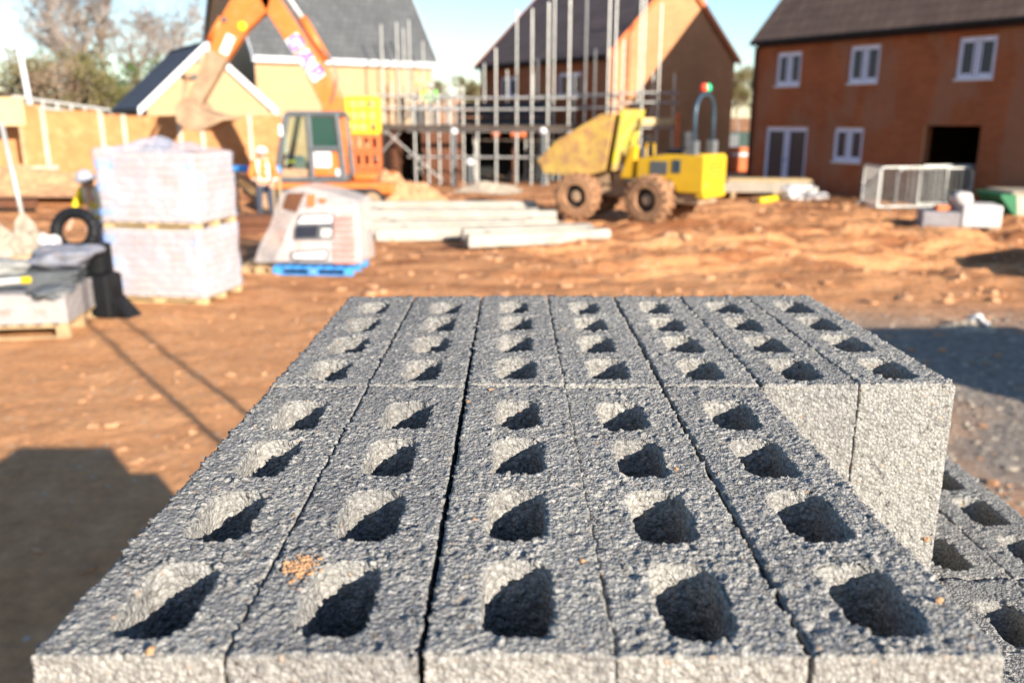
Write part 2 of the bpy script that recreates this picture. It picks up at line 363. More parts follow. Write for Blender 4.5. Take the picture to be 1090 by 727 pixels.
# ---------------------------------------------------------------- numpy noises
def hash3(i, j, k, s):
    n = (i * 374761393 + j * 668265263 + k * 2147483647 + s * 1274126177) & 0xFFFFFFFF
    n = ((n ^ (n >> 13)) * 1274126177) & 0xFFFFFFFF
    n = ((n ^ (n >> 16)) * 2246822519) & 0xFFFFFFFF
    return ((n ^ (n >> 15)) & 0xFFFFFF) / float(0xFFFFFF)
def worley(P, cell, seed=0):
    """nearest-feature distance (in cells) and the random value of that feature"""
    Q = P / cell; B = np.floor(Q).astype(np.int64)
    best = np.full(len(P), 9.); val = np.zeros(len(P))
    for a in (-1, 0, 1):
        for b in (-1, 0, 1):
            for c in (-1, 0, 1):
                i, j, k = B[:, 0] + a, B[:, 1] + b, B[:, 2] + c
                fx = i + hash3(i, j, k, seed + 1); fy = j + hash3(i, j, k, seed + 2); fz = k + hash3(i, j, k, seed + 3)
                d = (Q[:, 0] - fx) ** 2 + (Q[:, 1] - fy) ** 2 + (Q[:, 2] - fz) ** 2
                m = d < best
                best = np.where(m, d, best); val = np.where(m, hash3(i, j, k, seed + 4), val)
    return np.sqrt(best), val
def vnoise2(X, Y, seed=0):
    i = np.floor(X).astype(np.int64); j = np.floor(Y).astype(np.int64)
    fx = X - i; fy = Y - j; fx = fx * fx * (3 - 2 * fx); fy = fy * fy * (3 - 2 * fy)
    z = np.zeros_like(i)
    h = lambda a, b: hash3(i + a, j + b, z, seed)
    return (h(0, 0) * (1 - fx) + h(1, 0) * fx) * (1 - fy) + (h(0, 1) * (1 - fx) + h(1, 1) * fx) * fy
def fbm2(X, Y, sc, octv=4, seed=0, gain=.5):
    s = 0; a = 1; t = 0
    for o in range(octv):
        s = s + a * (vnoise2(X * sc + 13.7 * o, Y * sc - 7.1 * o, seed + o) - .5); t += a; a *= gain; sc *= 2.03
    return s / t * 2

# ---------------------------------------------------------------- GROUND
def gh(X, Y):
    X = np.asarray(X, float); Y = np.asarray(Y, float)
    z = .07 * fbm2(X, Y, .22, 3, 3)
    far = sstep(8, 14, Y)
    z = z + (.035 + .045 * far) * fbm2(X, Y, 1.1, 4, 11, .6)
    # churned mud in the middle distance, ridges and ruts
    ch = sstep(10.5, 14, Y) * (1 - sstep(26, 34, Y)) * sstep(-1.5, 2.5, X)
    rid = 1 - np.abs(fbm2(X * .55 + Y * .25, Y * 1.3, .9, 4, 21, .6)) * 2.2
    z = z + ch * .15 * rid
    for (x0, y0, sl, ph) in ((1.5, 17.2, -.25, 0), (2.2, 19.0, -.3, 2), (6., 14.0, .12, 4), (9., 16.2, .1, 1)):
        d = (Y - (y0 + sl * (X - x0) + .25 * np.sin(X * .7 + ph)))
        z = z + ch * (-.13 * np.exp(-(d / .20) ** 2) + .10 * np.exp(-((np.abs(d) - .38) / .15) ** 2))
    # bank up to the hoarding on the left
    z = z + .72 * sstep(20.5, 25.5, Y) * (1 - sstep(-9.5, -5.5, X))
    z = z * (.35 + .65 * sstep(2.0, 4.0, Y))
    # rise towards the trees
    z = z + 5.0 * sstep(45, 130, Y) * (1 - .6 * sstep(-20, 30, X))
    return z
def gz(x, y): return float(gh(np.array([x]), np.array([y]))[0])
def make_ground():
    def axis(vals): return np.array(vals)
    ys = [-40, -20, -10, -5, -2, 0, 1, 2]
    y = 2.6
    while y < 16: ys.append(y); y += .05
    while y < 36: ys.append(y); y += .05 + (y - 16) * .012
    while y < 700: ys.append(y); y *= 1.10
    ys.append(1500.)
    xs = [0.]; x = 0.
    while x < 12: x += .055; xs.append(x)
    while x < 26: x += .12; xs.append(x)
    while x < 700: x *= 1.12; xs.append(x)
    xs.append(1500.)
    xs = sorted(set([-a for a in xs] + xs))
    X, Y = np.meshgrid(xs, ys); Zz = gh(X, Y)
    # clod scale relief
    nx, ny = len(xs), len(ys)
    P = np.stack([X.ravel(), Y.ravel(), Zz.ravel() * 0], 1)
    mask = (P[:, 1] > 2.5) & (P[:, 1] < 34) & (np.abs(P[:, 0]) < 24)
    z = Zz.ravel().copy()
    d, v = worley(P[mask], .16, 5)
    amt = .012 + .025 * sstep(12, 16, P[mask][:, 1]) * sstep(-2, 2, P[mask][:, 0])
    z[mask] += (v ** 3) * amt * np.clip(1 - d * 1.3, 0, 1) * 2
    co = np.stack([X.ravel(), Y.ravel(), z], 1)
    idx = np.arange(nx * ny).reshape(ny, nx)
    q = np.stack([idx[:-1, :-1], idx[:-1, 1:], idx[1:, 1:], idx[1:, :-1]], -1).reshape(-1, 4)
    me = bpy.data.meshes.new('ground'); me.vertices.add(len(co)); me.vertices.foreach_set('co', co.ravel())
    me.loops.add(q.size); me.loops.foreach_set('vertex_index', q.ravel().astype(np.int32))
    me.polygons.add(len(q)); me.polygons.foreach_set('loop_start', np.arange(0, q.size, 4, dtype=np.int32))
    me.polygons.foreach_set('use_smooth', np.ones(len(q), bool)); me.update(calc_edges=True)
    me.materials.append(M['ground'])
    o = bpy.data.objects.new('ground', me); C.objects.link(o); o['kind'] = 'structure'
    return o
make_ground()

def rock_bm(r, seed, sub=2, rough=.35, squash=.7):
    bm = bmesh.new(); bmesh.ops.create_icosphere(bm, subdivisions=sub, radius=1)
    off = Vector((seed * 3.1, seed * 1.7, seed * .9))
    vs = []
    for v in bm.verts:
        k = 1 + rough * noise.noise(v.co * 1.2 + off) * 1.6 + rough * .6 * noise.noise(v.co * 3.1 + off)
        vs.append(Vector((v.co.x * r * k, v.co.y * r * k, v.co.z * r * k * squash)))
    bm.verts.index_update(); fs = [tuple(v.index for v in f.verts) for f in bm.faces]; bm.free()
    return vs, fs
ROCKS = [rock_bm(1, s, 1, .5) for s in range(12)]
def scatter(name, n, area, smin, smax, mat, label, cond=None):
    m = MB()
    c = 0
    while c < n:
        x, y = area()
        if cond and not cond(x, y): continue
        s = smin + (smax - smin) * random.random() ** 3
        vs, fs = random.choice(ROCKS); rz = Matrix.Rotation(random.random() * 6.28, 3, 'Z')
        st = Vector((random.uniform(.7, 1.4), random.uniform(.7, 1.4), random.uniform(.6, 1)))
        p = Vector((x, y, gz(x, y) + s * .1))
        m.add([p + rz @ Vector((v.x * s * st.x, v.y * s * st.y, v.z * s * st.z)) for v in vs], fs); c += 1
    o = m.build(name, mat, smooth=False); tag(o, label, 'clods', kind='stuff'); return o
def area_near():
    y = random.uniform(3., 16); return random.uniform(-.75 * y, .75 * y), y
def area_mid():
    y = 11 + 17 * random.random() ** 1.2; return random.uniform(-2.5, .66 * y), y
scatter('loose_clods', 900, area_near, .012, .06, 'mudrock', 'loose clods of orange brown mud across the near ground')
scatter('churned_clods', 900, area_mid, .015, .11, 'mudrock', 'churned lumps of brown mud across the middle of the site')
def area_right():
    y = random.uniform(5, 10.5); return random.uniform(.40 * y, .85 * y), y
scatter('crushed_stones', 1400, area_right, .01, .035, 'rubble', 'crushed grey stones on the ground right of the blocks')

# ---------------------------------------------------------------- CONCRETE BLOCKS
BW, BL, BH = .0962, .4385, .2135
HOLES = [(.016, .092), (.119, .195), (.2215, .2965), (.320, .395)]
CUTS = [0, .1055, .2082, .3082, BL]
def block_mesh(name, seed, res, fine_side=.05, hole_depth=.06, amp=1.):
    rng = random.Random(seed)
    V = []; Fq = []
    base = 0
    def emit(P, q):
        nonlocal base
        V.append(P); Fq.append(q + base); base += len(P)
    nx = int(BW / res)
    for c in range(4):
        y0, y1 = CUTS[c], CUTS[c + 1]; ny = max(4, int((y1 - y0) / res))
        hy0, hy1 = HOLES[c]; hy0 += rng.uniform(-.0015, .0015); hy1 += rng.uniform(-.0015, .0015)
        a = .0198 + rng.uniform(-.001, .001); b = (hy1 - hy0) / 2; r = rng.uniform(.0145, .0165)
        cx, cy = rng.uniform(-.0012, .0012), (hy0 + hy1) / 2
        x0, x1 = -BW / 2, BW / 2
        outer = []; inner = []
        def side(A, B, n, cA, cB, ha, hb, horizontal, sgn):
            for k in range(n):
                t = k / n
                outer.append((A[0] + (B[0] - A[0]) * t, A[1] + (B[1] - A[1]) * t))
                # along one side of the rounded rectangle, from corner middle to corner middle
                arc = PI / 4 * r; st = 2 * (ha - r); tot = 2 * arc + st; s = t * tot
                if s < arc: th = PI / 4 - s / r; px = -(ha - r) - r * math.sin(th); py = -(hb - r) - r * math.cos(th)
                elif s < arc + st: px = -(ha - r) + (s - arc); py = -hb
                else: th = (s - arc - st) / r; px = (ha - r) + r * math.sin(th); py = -(hb - r) - r * math.cos(th)
                # rotate by quarter turns
                for _ in range(sgn): px, py = -py, px
                inner.append((cx + px, cy + py))
        side((x0, y0), (x1, y0), nx, 0, 0, a, b, True, 0)
        side((x1, y0), (x1, y1), ny, 0, 0, b, a, False, 1)
        side((x1, y1), (x0, y1), nx, 0, 0, a, b, True, 2)
        side((x0, y1), (x0, y0), ny, 0, 0, b, a, False, 3)
        O = np.array(outer); I = np.array(inner); n = len(O)
        Mr = max(3, int(.026 / res))
        rows = []
        for k in range(Mr + 1):
            t = k / Mr; rows.append(np.c_[O * (1 - t) + I * t, np.full(n, BH)])
        z = 0.; zs = []
        while z < hole_depth: z += res; zs.append(z)
        while z < BH - .03: z += .02; zs.append(min(z, BH - .02))
        ctr = np.array([cx, cy])
        for z in zs:
            tp = 1 - .10 * z / BH - (0.0)
            rows.append(np.c_[ctr + (I - ctr) * tp, np.full(n, BH - z)])
        rows.append(np.c_[ctr + (I - ctr) * .02, np.full(n, BH - zs[-1])])
        P = np.concatenate(rows); nr = len(rows)
        idx = np.arange(nr * n).reshape(nr, n); nxt = np.roll(idx, -1, 1)
        emit(P, np.stack([idx[:-1], nxt[:-1], nxt[1:], idx[1:]], -1).reshape(-1, 4))
    # outer walls: loop round the block
    loop = []
    for k in range(nx): loop.append((-BW / 2 + BW * k / nx, 0))
    for c in range(4):
        y0, y1 = CUTS[c], CUTS[c + 1]; ny = max(4, int((y1 - y0) / res))
        for k in range(ny): loop.append((BW / 2, y0 + (y1 - y0) * k / ny))
    for k in range(nx): loop.append((BW / 2 - BW * k / nx, BL))
    for c in (3, 2, 1, 0):
        y0, y1 = CUTS[c], CUTS[c + 1]; ny = max(4, int((y1 - y0) / res))
        for k in range(ny): loop.append((-BW / 2, y1 - (y1 - y0) * k / ny))
    Lp = np.array(loop); n = len(Lp); zs = [0.]; z = 0.
    while z < fine_side: z += res; zs.append(z)
    while z < BH - .02: z += .02; zs.append(z)
    zs[-1] = BH
    rows = [np.c_[Lp, np.full(n, BH - z)] for z in zs]
    rows.append(np.c_[Lp * .0 + np.array([0, BL / 2]), np.full(n, 0.)])
    P = np.concatenate(rows); nr = len(rows); idx = np.arange(nr * n).reshape(nr, n); nxt = np.roll(idx, -1, 1)
    emit(P, np.stack([idx[1:], nxt[1:], nxt[:-1], idx[:-1]], -1).reshape(-1, 4))
    P = np.concatenate(V); Q = np.concatenate(Fq)
    key = np.round(P * 1e5).astype(np.int64)
    _, first, inv = np.unique(key, axis=0, return_index=True, return_inverse=True)
    inv = inv.ravel(); P = P[first]; Q = inv[Q]
    bad = (Q[:, 0] == Q[:, 1]) | (Q[:, 1] == Q[:, 2]) | (Q[:, 2] == Q[:, 3]) | (Q[:, 3] == Q[:, 0]) | (Q[:, 0] == Q[:, 2]) | (Q[:, 1] == Q[:, 3])
    Q = Q[~bad]
    me = bpy.data.meshes.new(name); me.vertices.add(len(P)); me.vertices.foreach_set('co', P.ravel())
    me.loops.add(Q.size); me.loops.foreach_set('vertex_index', Q.ravel().astype(np.int32))
    me.polygons.add(len(Q)); me.polygons.foreach_set('loop_start', np.arange(0, Q.size, 4, dtype=np.int32)); me.update(calc_edges=True)
    nrm = np.zeros(len(P) * 3); me.vertices.foreach_get('normal', nrm); nrm = nrm.reshape(-1, 3)
    S = P + np.array([seed * .613, seed * .377, seed * .219])
    d1, v1 = worley(S, .0044, seed); d2, v2 = worley(S, .0088, seed + 50); d3, v3 = worley(S, .0025, seed + 90)
    wallv = np.clip((np.abs(nrm[:, :2]).max(1) - .6) * 3, 0, 1)
    h = .0012 * (v1 - .55) + .0011 * (.55 - d1) + .0007 * (.5 - d3) - .0026 * np.clip((v2 - .80) * 6, 0, 1) * np.clip(1.1 - d2 * 1.3, 0, 1) + .0011 * np.clip((v2 - .0), 0, .15) / .15 * 0
    lump = np.clip((v1 - .86) * 8, 0, 1) * np.clip(1.1 - d1 * 1.3, 0, 1) * .0019
    h = (h + lump) * amp * (1 - .30 * wallv)
    # worn arrises: outer and hole edges knocked back unevenly
    edge = 1 - np.abs(nrm).max(1); edge = np.clip((edge - .08) * 5, 0, 1)
    nearedge = np.clip(1 - (BH - P[:, 2]) / .004, 0, 1)
    h = h - edge * nearedge * (.0002 + .0034 * v2 ** 2 - .0012 * (v1 > .7))
    depthk = 1 - .35 * ((np.abs(nrm[:, 2]) < .4) & (np.abs(np.abs(P[:, 0]) - BW / 2) < .001))
    P = P + nrm * (h * depthk)[:, None]
    me.vertices.foreach_set('co', P.ravel()); me.update()
    me.polygons.foreach_set('use_smooth', np.ones(len(Q), bool)); me.update()
    at_ = me.attributes.new('wall', 'FLOAT', 'POINT'); at_.data.foreach_set('value', wallv)
    me.materials.append(M['block'])
    return me
TOP = 2.15; Y0 = .372; PX = .0980; XL = -.243
def put_block(me, x, y, ztop, label, name='concrete_block', group=None, flip=False, dz=0, tilt=0):
    o = bpy.data.objects.new(name, me); C.objects.link(o)
    o.location = (x, y, ztop - BH + dz); o.rotation_euler = (0, 0, tilt); tag(o, label, 'block', group); return o
rb = random.Random(3)
ordw = ['leftmost', 'second from the left', 'middle', 'second from the right', 'rightmost']
xoff = [0, 0, .0018, .001, .0018]
for i in range(5):
    me = block_mesh('near_block', 11 + i, .00145, .03)
    lab = ['leftmost grey hollow block of the near row, its left edge against the shaded mud',
           'near row hollow block with an orange clay smudge, second from left',
           'near row hollow block right of the widest open joint, third from left',
           'near row hollow block, fourth from left, between two narrow joints',
           'rightmost grey hollow block of the near row, below the tall exposed block ends'][i]
    put_block(me, XL + PX * (i + .5) + xoff[i], Y0, TOP, lab, group='top layer of hollow blocks, near row', dz=rb.uniform(-.0015, .0015), tilt=rb.uniform(-.002, .002))
far_lab = ['far row hollow block at the left end, its corner cut against the orange mud', 'far row hollow block, second from the left end', 'far row hollow block, third from left, just right of the wide joint',
           'far row hollow block, fourth from left, in the middle of its row', 'far row hollow block, fifth from left, beside the step', 'far row hollow block with its lit end in the corner of the step',
           'far row hollow block at the right end with its whole pitted end and corner showing']
for i in range(7):
    me = block_mesh('far_block', 31 + i, .0020, .03 if i < 5 else .215)
    put_block(me, XL + PX * (i + .5) + (.0018 if i > 1 else 0) + [0, 0, 0, -.001, .0015, .002, .003][i], Y0 + BL + .0035 + rb.uniform(-.001, .0025), TOP, far_lab[i], group='top layer of hollow blocks, far row', dz=rb.uniform(-.0015, .002), tilt=rb.uniform(-.003, .003))
low_me = block_mesh('low_block', 60, .0024, .02); plain_me = block_mesh('plain_block', 61, .006, .03, .03, .6)
lt = [('lower tier hollow block beside the stack, near one of its inner column', 7, 0), ('lower tier hollow block at the outer right edge, nearest the camera', 8, 0),
      ('lower tier hollow block tucked against the tall lit block end', 7, 1), ('lower tier hollow block at the outer right edge, farther one', 8, 1)]
for k, (lab, i, j) in enumerate(lt):
    me = low_me if k % 2 else block_mesh('low_block', 62 + k, .0024, .02)
    put_block(me, XL + PX * (i + .5) + .006 - .012, Y0 + j * (BL + .004) + .0, TOP - .215, lab, group='lower tier blocks on the right')
for i in range(7):
    for j in range(2):
        put_block(plain_me, XL + PX * (i + .5) + .002, Y0 + j * (BL + .004), TOP - .215, 'hollow block of the second layer hidden under the top layer', group='second layer blocks')

def pallet(name, label, loc, rz, w, d, mat='wood', h=.13, group=None):
    t = thing(name, label, 'pallet', loc, rz, group)
    n = max(3, int(w / .16)); 
    for k in range(n):
        x = -w / 2 + (w - .1) * k / (n - 1)
        MB().box((x, -d / 2, h - .022), (x + .1, d / 2, h), bev=.003).build('deck_board', mat, t)
    for y in (-d / 2, -.05, d / 2 - .1):
        MB().box((-w / 2, y, 0), (w / 2, y + .1, .02), bev=.003).build('base_board', mat, t)
        for x in (-w / 2, -.07, w / 2 - .14):
            MB().box((x, y, .02), (x + .14, y + .1, h - .044), bev=.003).build('spacer_block', mat, t)
        MB().box((-w / 2, y, h - .044), (w / 2, y + .1, h - .022), bev=.003).build('stringer', mat, t)
    return t
# two film-wrapped packs carry the loose layers
for k, (z0, z1) in enumerate(((.13, .92), (.95, 1.714))):
    t = thing('block_pack', ['film wrapped pack of blocks at the bottom of the stack', 'film wrapped pack of blocks under the loose top layers'][k], 'block pack', (XL + PX * 4.5, Y0 + BL, z0))
    h = z1 - z0
    m = MB()
    for r_ in range(4): m.box((-PX * 4.45, -BL + .003, r_ * h / 4 + .002), (PX * 4.45, BL - .003, (r_ + 1) * h / 4 - .002), bev=.004)
    m.build('blocks', 'greyslab', t)
    MB().box((-PX * 4.5 + .002, -BL, 0), (PX * 4.5 - .002, BL, h), bev=.01).build('film', 'film2', t)
pallet('timber_pallet', 'timber pallet under the grey block stack', (XL + PX * 4.5, Y0 + BL, 0), 0, PX * 9, BL * 2)
MB().box((-PX * 4.4, -BL + .01, 0), (PX * 4.4, -BL + .11, .03), bev=.003).box((-PX * 4.4, BL - .11, 0), (PX * 4.4, BL - .01, .03), bev=.003).build('pack_bearer', 'wood', None, loc=(XL + PX * 4.5, Y0 + BL, .92))
tag(bpy.data.objects['pack_bearer'], 'timber bearers between the two wrapped block packs', 'bearer')

# crumbs of clay on the blocks
crumb_px = [(427, 466), (447, 447), (548, 312), (600, 352), (815, 528), (305, 600), (318, 612), (620, 598), (697, 662), (160, 694), (985, 575), (505, 555), (498, 428), (392, 332), (523, 416), (640, 428), (720, 500), (1000, 640), (860, 690), (250, 560)]
crumb_me = []
for k in range(4):
    vs, fs = rock_bm(1, 40 + k, 2, .5, .75); m = bpy.data.meshes.new('crumb'); m.from_pydata([tuple(v) for v in vs], [], fs); m.materials.append(mat_plain('clay_crumb', (.40, .23, .12), .9, var=.2, scale=2) if k == 0 else crumb_me[0].materials[0]); crumb_me.append(m)
for k, (x, y) in enumerate(crumb_px):
    a = PITCH - math.atan((363.5 - y) / F); D = (CAMH - TOP) / math.tan(a); p = at(x, y, D)
    lx_ = ((p.x - XL) % PX) - PX / 2; ly_ = (p.y - Y0) % (BL + .0035)
    if abs(lx_) < .025 and any(h0 - .004 < ly_ < h1 + .004 for h0, h1 in HOLES): continue
    if abs(lx_) > .045: continue
    o = bpy.data.objects.new('clay_crumb', crumb_me[k % 4]); C.objects.link(o)
    s = random.uniform(.0011, .0021); o.scale = (s * 1.3, s, s); o.location = (p.x, p.y, TOP + s * .5); o.rotation_euler = (0, 0, random.random() * 6)
    tag(o, 'tiny crumb of orange clay lying on the grey blocks', 'crumb', 'clay crumbs on the blocks')

# smear of orange clay grains on the second near block
m = MB(); rs = random.Random(21)
a_ = PITCH - math.atan((363.5 - 602) / F); pc = at(320, 602, (CAMH - TOP) / math.tan(a_))
for k in range(170):
    vs, fs = rs.choice(ROCKS); s_ = rs.uniform(.0006, .0016); q = Vector((pc.x + rs.gauss(0, .0045), pc.y + rs.gauss(0, .006), TOP + rs.uniform(-.0006, .0008)))
    m.add([q + v * s_ for v in vs], fs)
o = m.build('clay_smear', crumb_me[0].materials[0]); tag(o, 'rusty orange clay smear on the second near block from the left', 'clay smear')

# ---------------------------------------------------------------- HOUSES
def wall_grid(m, L, H, openings, t, frame):
    """wall in local (u, z) with real openings and reveals; frame(u, d, z) -> point, d = depth into the wall"""
    us = sorted(set([0, L] + [a for o in openings for a in (o[0], o[1])])); zs = sorted(set([0, H] + [a for o in openings for a in (o[2], o[3])]))
    def solid(i, j):
        if i < 0 or j < 0 or i >= len(us) - 1 or j >= len(zs) - 1: return False
        u = (us[i] + us[i + 1]) / 2; z = (zs[j] + zs[j + 1]) / 2
        return not any(o[0] < u < o[1] and o[2] < z < o[3] for o in openings)
    def quad(*p): m.add([frame(*q) for q in p], [(0, 1, 2, 3)])
    for i in range(len(us) - 1):
        for j in range(len(zs) - 1):
            if not solid(i, j): continue
            a, b, c, d = us[i], us[i + 1], zs[j], zs[j + 1]
            quad((a, 0, c), (b, 0, c), (b, 0, d), (a, 0, d)); quad((a, t, c), (a, t, d), (b, t, d), (b, t, c))
            if not solid(i - 1, j): quad((a, 0, c), (a, 0, d), (a, t, d), (a, t, c))
            if not solid(i + 1, j): quad((b, 0, c), (b, t, c), (b, t, d), (b, 0, d))
            if not solid(i, j - 1): quad((a, 0, c), (a, t, c), (b, t, c), (b, 0, c))
            if not solid(i, j + 1): quad((a, 0, d), (b, 0, d), (b, t, d), (a, t, d))
def window(t, u0, u1, z0, z1, casements=2, door=False, sill=True, y=0., glass='glass', curtain=False):
    fr = .07; m = MB(); d0, d1 = y + .07, y + .13
    m.box((u0, d0, z0), (u0 + fr, d1, z1)).box((u1 - fr, d0, z0), (u1, d1, z1)).box((u0 + fr, d0, z0), (u1 - fr, d1, z0 + fr)).box((u0 + fr, d0, z1 - fr), (u1 - fr, d1, z1))
    w = (u1 - u0) / casements
    for k in range(1, casements): m.box((u0 + w * k - .035, d0 - .003, z0 + fr), (u0 + w * k + .035, d1 + .003, z1 - fr))
    o = m.build('door_frame' if door else 'window', 'upvc', t)
    for k in range(casements):
        a = u0 + w * k; mm = MB(); f2 = .075
        mm.box((a + f2, d0 - .012, z0 + fr), (a + f2 + .03, d1 - .01, z1 - fr)).box((a + w - f2 - .03, d0 - .012, z0 + fr), (a + w - f2, d1 - .01, z1 - fr)).box((a + f2 + .05, d0 - .012, z0 + fr), (a + w - f2 - .05, d1 - .01, z0 + fr + .06)).box((a + f2 + .05, d0 - .012, z1 - fr - .06), (a + w - f2 - .05, d1 - .01, z1 - fr))
        mm.build('casement', 'upvc', o)
    MB().box((u0 + fr, d0 + .02, z0 + fr), (u1 - fr, d0 + .032, z1 - fr)).build('pane', glass, o)
    if curtain: MB().box((u0 + fr, d1 + .05, z0 + fr), (u1 - fr, d1 + .06, z1 - fr)).build('curtain', 'curtain', o)
    if sill and not door: MB().box((u0 - .01, y - .03, z0 - .05), (u1 + .01, y + .12, z0 - .002)).build('sill', 'white', o)
    if door: MB().box(((u0 + u1) / 2 - .08, d0 - .04, z0 + .95), ((u0 + u1) / 2 + .08, d0 - .015, z0 + 1.0), bev=.005).build('handle', 'blue', o)
    return o
def house(name, label, loc, rz, L, W, eave, rise, brick, tiles, front, fascia='white', over=.25, verge='white', gable_brick=None, ends=(0, 1)):
    t = thing(name, label, 'garage' if 'garage' in name else 'house', loc, rz); T = .3
    m = MB(); wall_grid(m, L, eave, list(front), T, lambda u, d, z: (u, d, z)); m.build('front_wall', brick, t)
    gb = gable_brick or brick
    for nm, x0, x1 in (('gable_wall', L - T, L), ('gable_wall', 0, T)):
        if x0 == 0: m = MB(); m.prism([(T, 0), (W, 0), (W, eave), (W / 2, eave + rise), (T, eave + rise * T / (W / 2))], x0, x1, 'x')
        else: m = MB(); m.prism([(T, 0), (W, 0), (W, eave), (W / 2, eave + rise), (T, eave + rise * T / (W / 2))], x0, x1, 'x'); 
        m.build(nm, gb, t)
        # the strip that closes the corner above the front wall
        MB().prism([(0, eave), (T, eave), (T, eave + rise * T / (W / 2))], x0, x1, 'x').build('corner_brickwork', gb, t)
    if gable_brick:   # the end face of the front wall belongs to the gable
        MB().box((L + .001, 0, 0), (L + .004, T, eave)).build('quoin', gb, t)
    MB().box((T, W - T, 0), (L - T, W, eave)).build('back_wall', brick, t)
    MB().box((T, T, .0), (L - T, W - T, .06)).build('floor_slab', 'greyslab', t)
    s = rise / (W / 2); th = .10
    for side in (0, 1):
        y = lambda v: v if side == 0 else W - v
        pr = [(y(-over), eave - over * s + .06), (y(W / 2), eave + rise + .06), (y(W / 2), eave + rise + .06 + th), (y(-over), eave - over * s + .06 + th)]
        MB().prism(pr, -.12, L + .12, 'x').build('roof', tiles, t)
    if verge:
        for x0, x1 in [((-.15, -.122), (L + .122, L + .15))[e_] for e_ in ends]:
            for side in (0, 1):
                y = lambda v: v if side == 0 else W - v
                MB().prism([(y(-over - .02), eave - over * s - .10), (y(W / 2), eave + rise - .10), (y(W / 2), eave + rise + .06 + th + .02), (y(-over - .02), eave - over * s + .08 + th)], x0, x1, 'x').build('bargeboard', verge, t)
    MB().box((-.1, -over - .03, eave - over * s - (.09 if fascia == 'white' else .0)), (L + .1, -over, eave - over * s + .10)).build('fascia', fascia, t)
    MB().tube([(-.1, -over - .085, eave - over * s + .08), (L + .1, -over - .085, eave - over * s + .08)], .05 if fascia == 'white' else .035, 8).build('gutter', fascia, t)
    MB().box((0, -over + .002, eave - over * s - .06), (L, 0 - .002, eave - over * s - .03)).build('soffit', fascia, t)
    MB().tube([(-.12, W / 2, eave + rise + .13), (L + .12, W / 2, eave + rise + .13)], .09, 8).build('ridge_tiles', tiles, t)
    return t
ROT = R(-56.6)
def vec(a): return Vector((math.cos(a), math.sin(a), 0))
# right hand house: left end of its facade
E3 = Vector((8.05, 29.45, 0)); d3 = vec(ROT)
def u_at(E, d, x):  # distance along the facade where the photo column x is met (for the wall at eye height)
    k = (x - 545) / F
    # X = E.x+u d.x ; Z ~ (E.y+u d.y)*cp
    return (k * E.y * cp - E.x) / (d.x - k * d.y * cp)
def ur(E, d, x0, x1): return u_at(E, d, x0), u_at(E, d, x1)
w1 = ur(E3, d3, 822, 848.); w2 = ur(E3, d3, 898, 930.); w3 = ur(E3, d3, 1010.5, 1051.)
g1 = ur(E3, d3, 816, 861); g2 = ur(E3, d3, 889, 921); g3 = ur(E3, d3, 987, 1046)
ops = [(w1[0], w1[1], 3.40, 4.42), (w2[0], w2[1], 3.40, 4.45), (w3[0], w3[1], 3.40, 4.45), (g1[0], g1[1], .1, 2.12), (g2[0], g2[1], 1.12, 2.12), (g3[0], g3[1], .08, 2.2)]
H3 = house('brick_house', 'red brown brick house on the right with white windows and an open dark doorway', E3, ROT, 15.5, 8.0, 4.86, 4.1, 'red_brick', 'brown_tiles', ops, fascia='black', verge=None, over=.18)
for o in ops[:3]: window(H3, *o)
window(H3, *ops[3], door=True); window(H3, *ops[4])
MB().box((g3[0] - .02, -.015, .06), (g3[0] - .002, .3, 2.2)).build('lit_reveal_strip', 'paleboard', H3)  # pale strip: sunlight on the left reveal put into its colour
MB().box((4.2, 3.0, .06), (4.3, 7.6, 4.6)).build('inner_wall', 'brownbrick', H3)
MB().box((.31, .31, 2.55), (15.1, 7.6, 2.72)).build('inner_floor', 'dark_board', H3)
MB().box((4.9, 1.2, .06), (5.0, 1.3, 2.5)).build('prop', 'galv_dark', H3)
MB().tube([(.05, -.08, .1), (.05, -.08, 4.6)], .045, 8).build('downpipe', 'black', H3)

E2 = Vector((-1.47, 41.1, 0)); c2 = Vector((3.67, 33.6, 0)); d2 = (c2 - E2).normalized(); L2 = (c2 - E2).length; rot2 = math.atan2(d2.y, d2.x)
ow = [(*ur(E2, d2, 533, 549), 3.25, 4.15), (*ur(E2, d2, 593, 618), 3.2, 4.15)]
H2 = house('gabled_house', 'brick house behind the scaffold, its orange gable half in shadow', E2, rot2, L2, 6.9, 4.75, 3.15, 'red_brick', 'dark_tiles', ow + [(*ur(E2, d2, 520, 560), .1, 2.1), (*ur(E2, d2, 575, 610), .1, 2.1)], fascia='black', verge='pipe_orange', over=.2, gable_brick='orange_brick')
for o in ow: window(H2, *o, curtain=True)
E1 = Vector((-10., 34.65, 0)); rot1 = R(34)
H1 = house('tan_house', 'tan brick house with a big grey roof and white fascia behind the excavator', E1, rot1, 7.9, 7.2, 4.85, 4.6, 'tan_brick', 'grey_tiles', [], over=.2)
H1g = house('brick_garage', 'small tan brick garage with white bargeboards and a blue slate roof', (0, 0, 0), 0, 5.0, 4.35, 2.35, 2.0, 'tan_brick', 'slate_blue', [], over=.3, fascia='black', ends=(1,))
# ridge runs away from the camera: its gable end (local x = L) faces the sun
gl = Vector((-12.9, 31.1, .5)); dr = vec(R(-56)); base = gl - dr * 5.0
H1g.location = base; H1g.rotation_euler = (0, 0, R(-56))

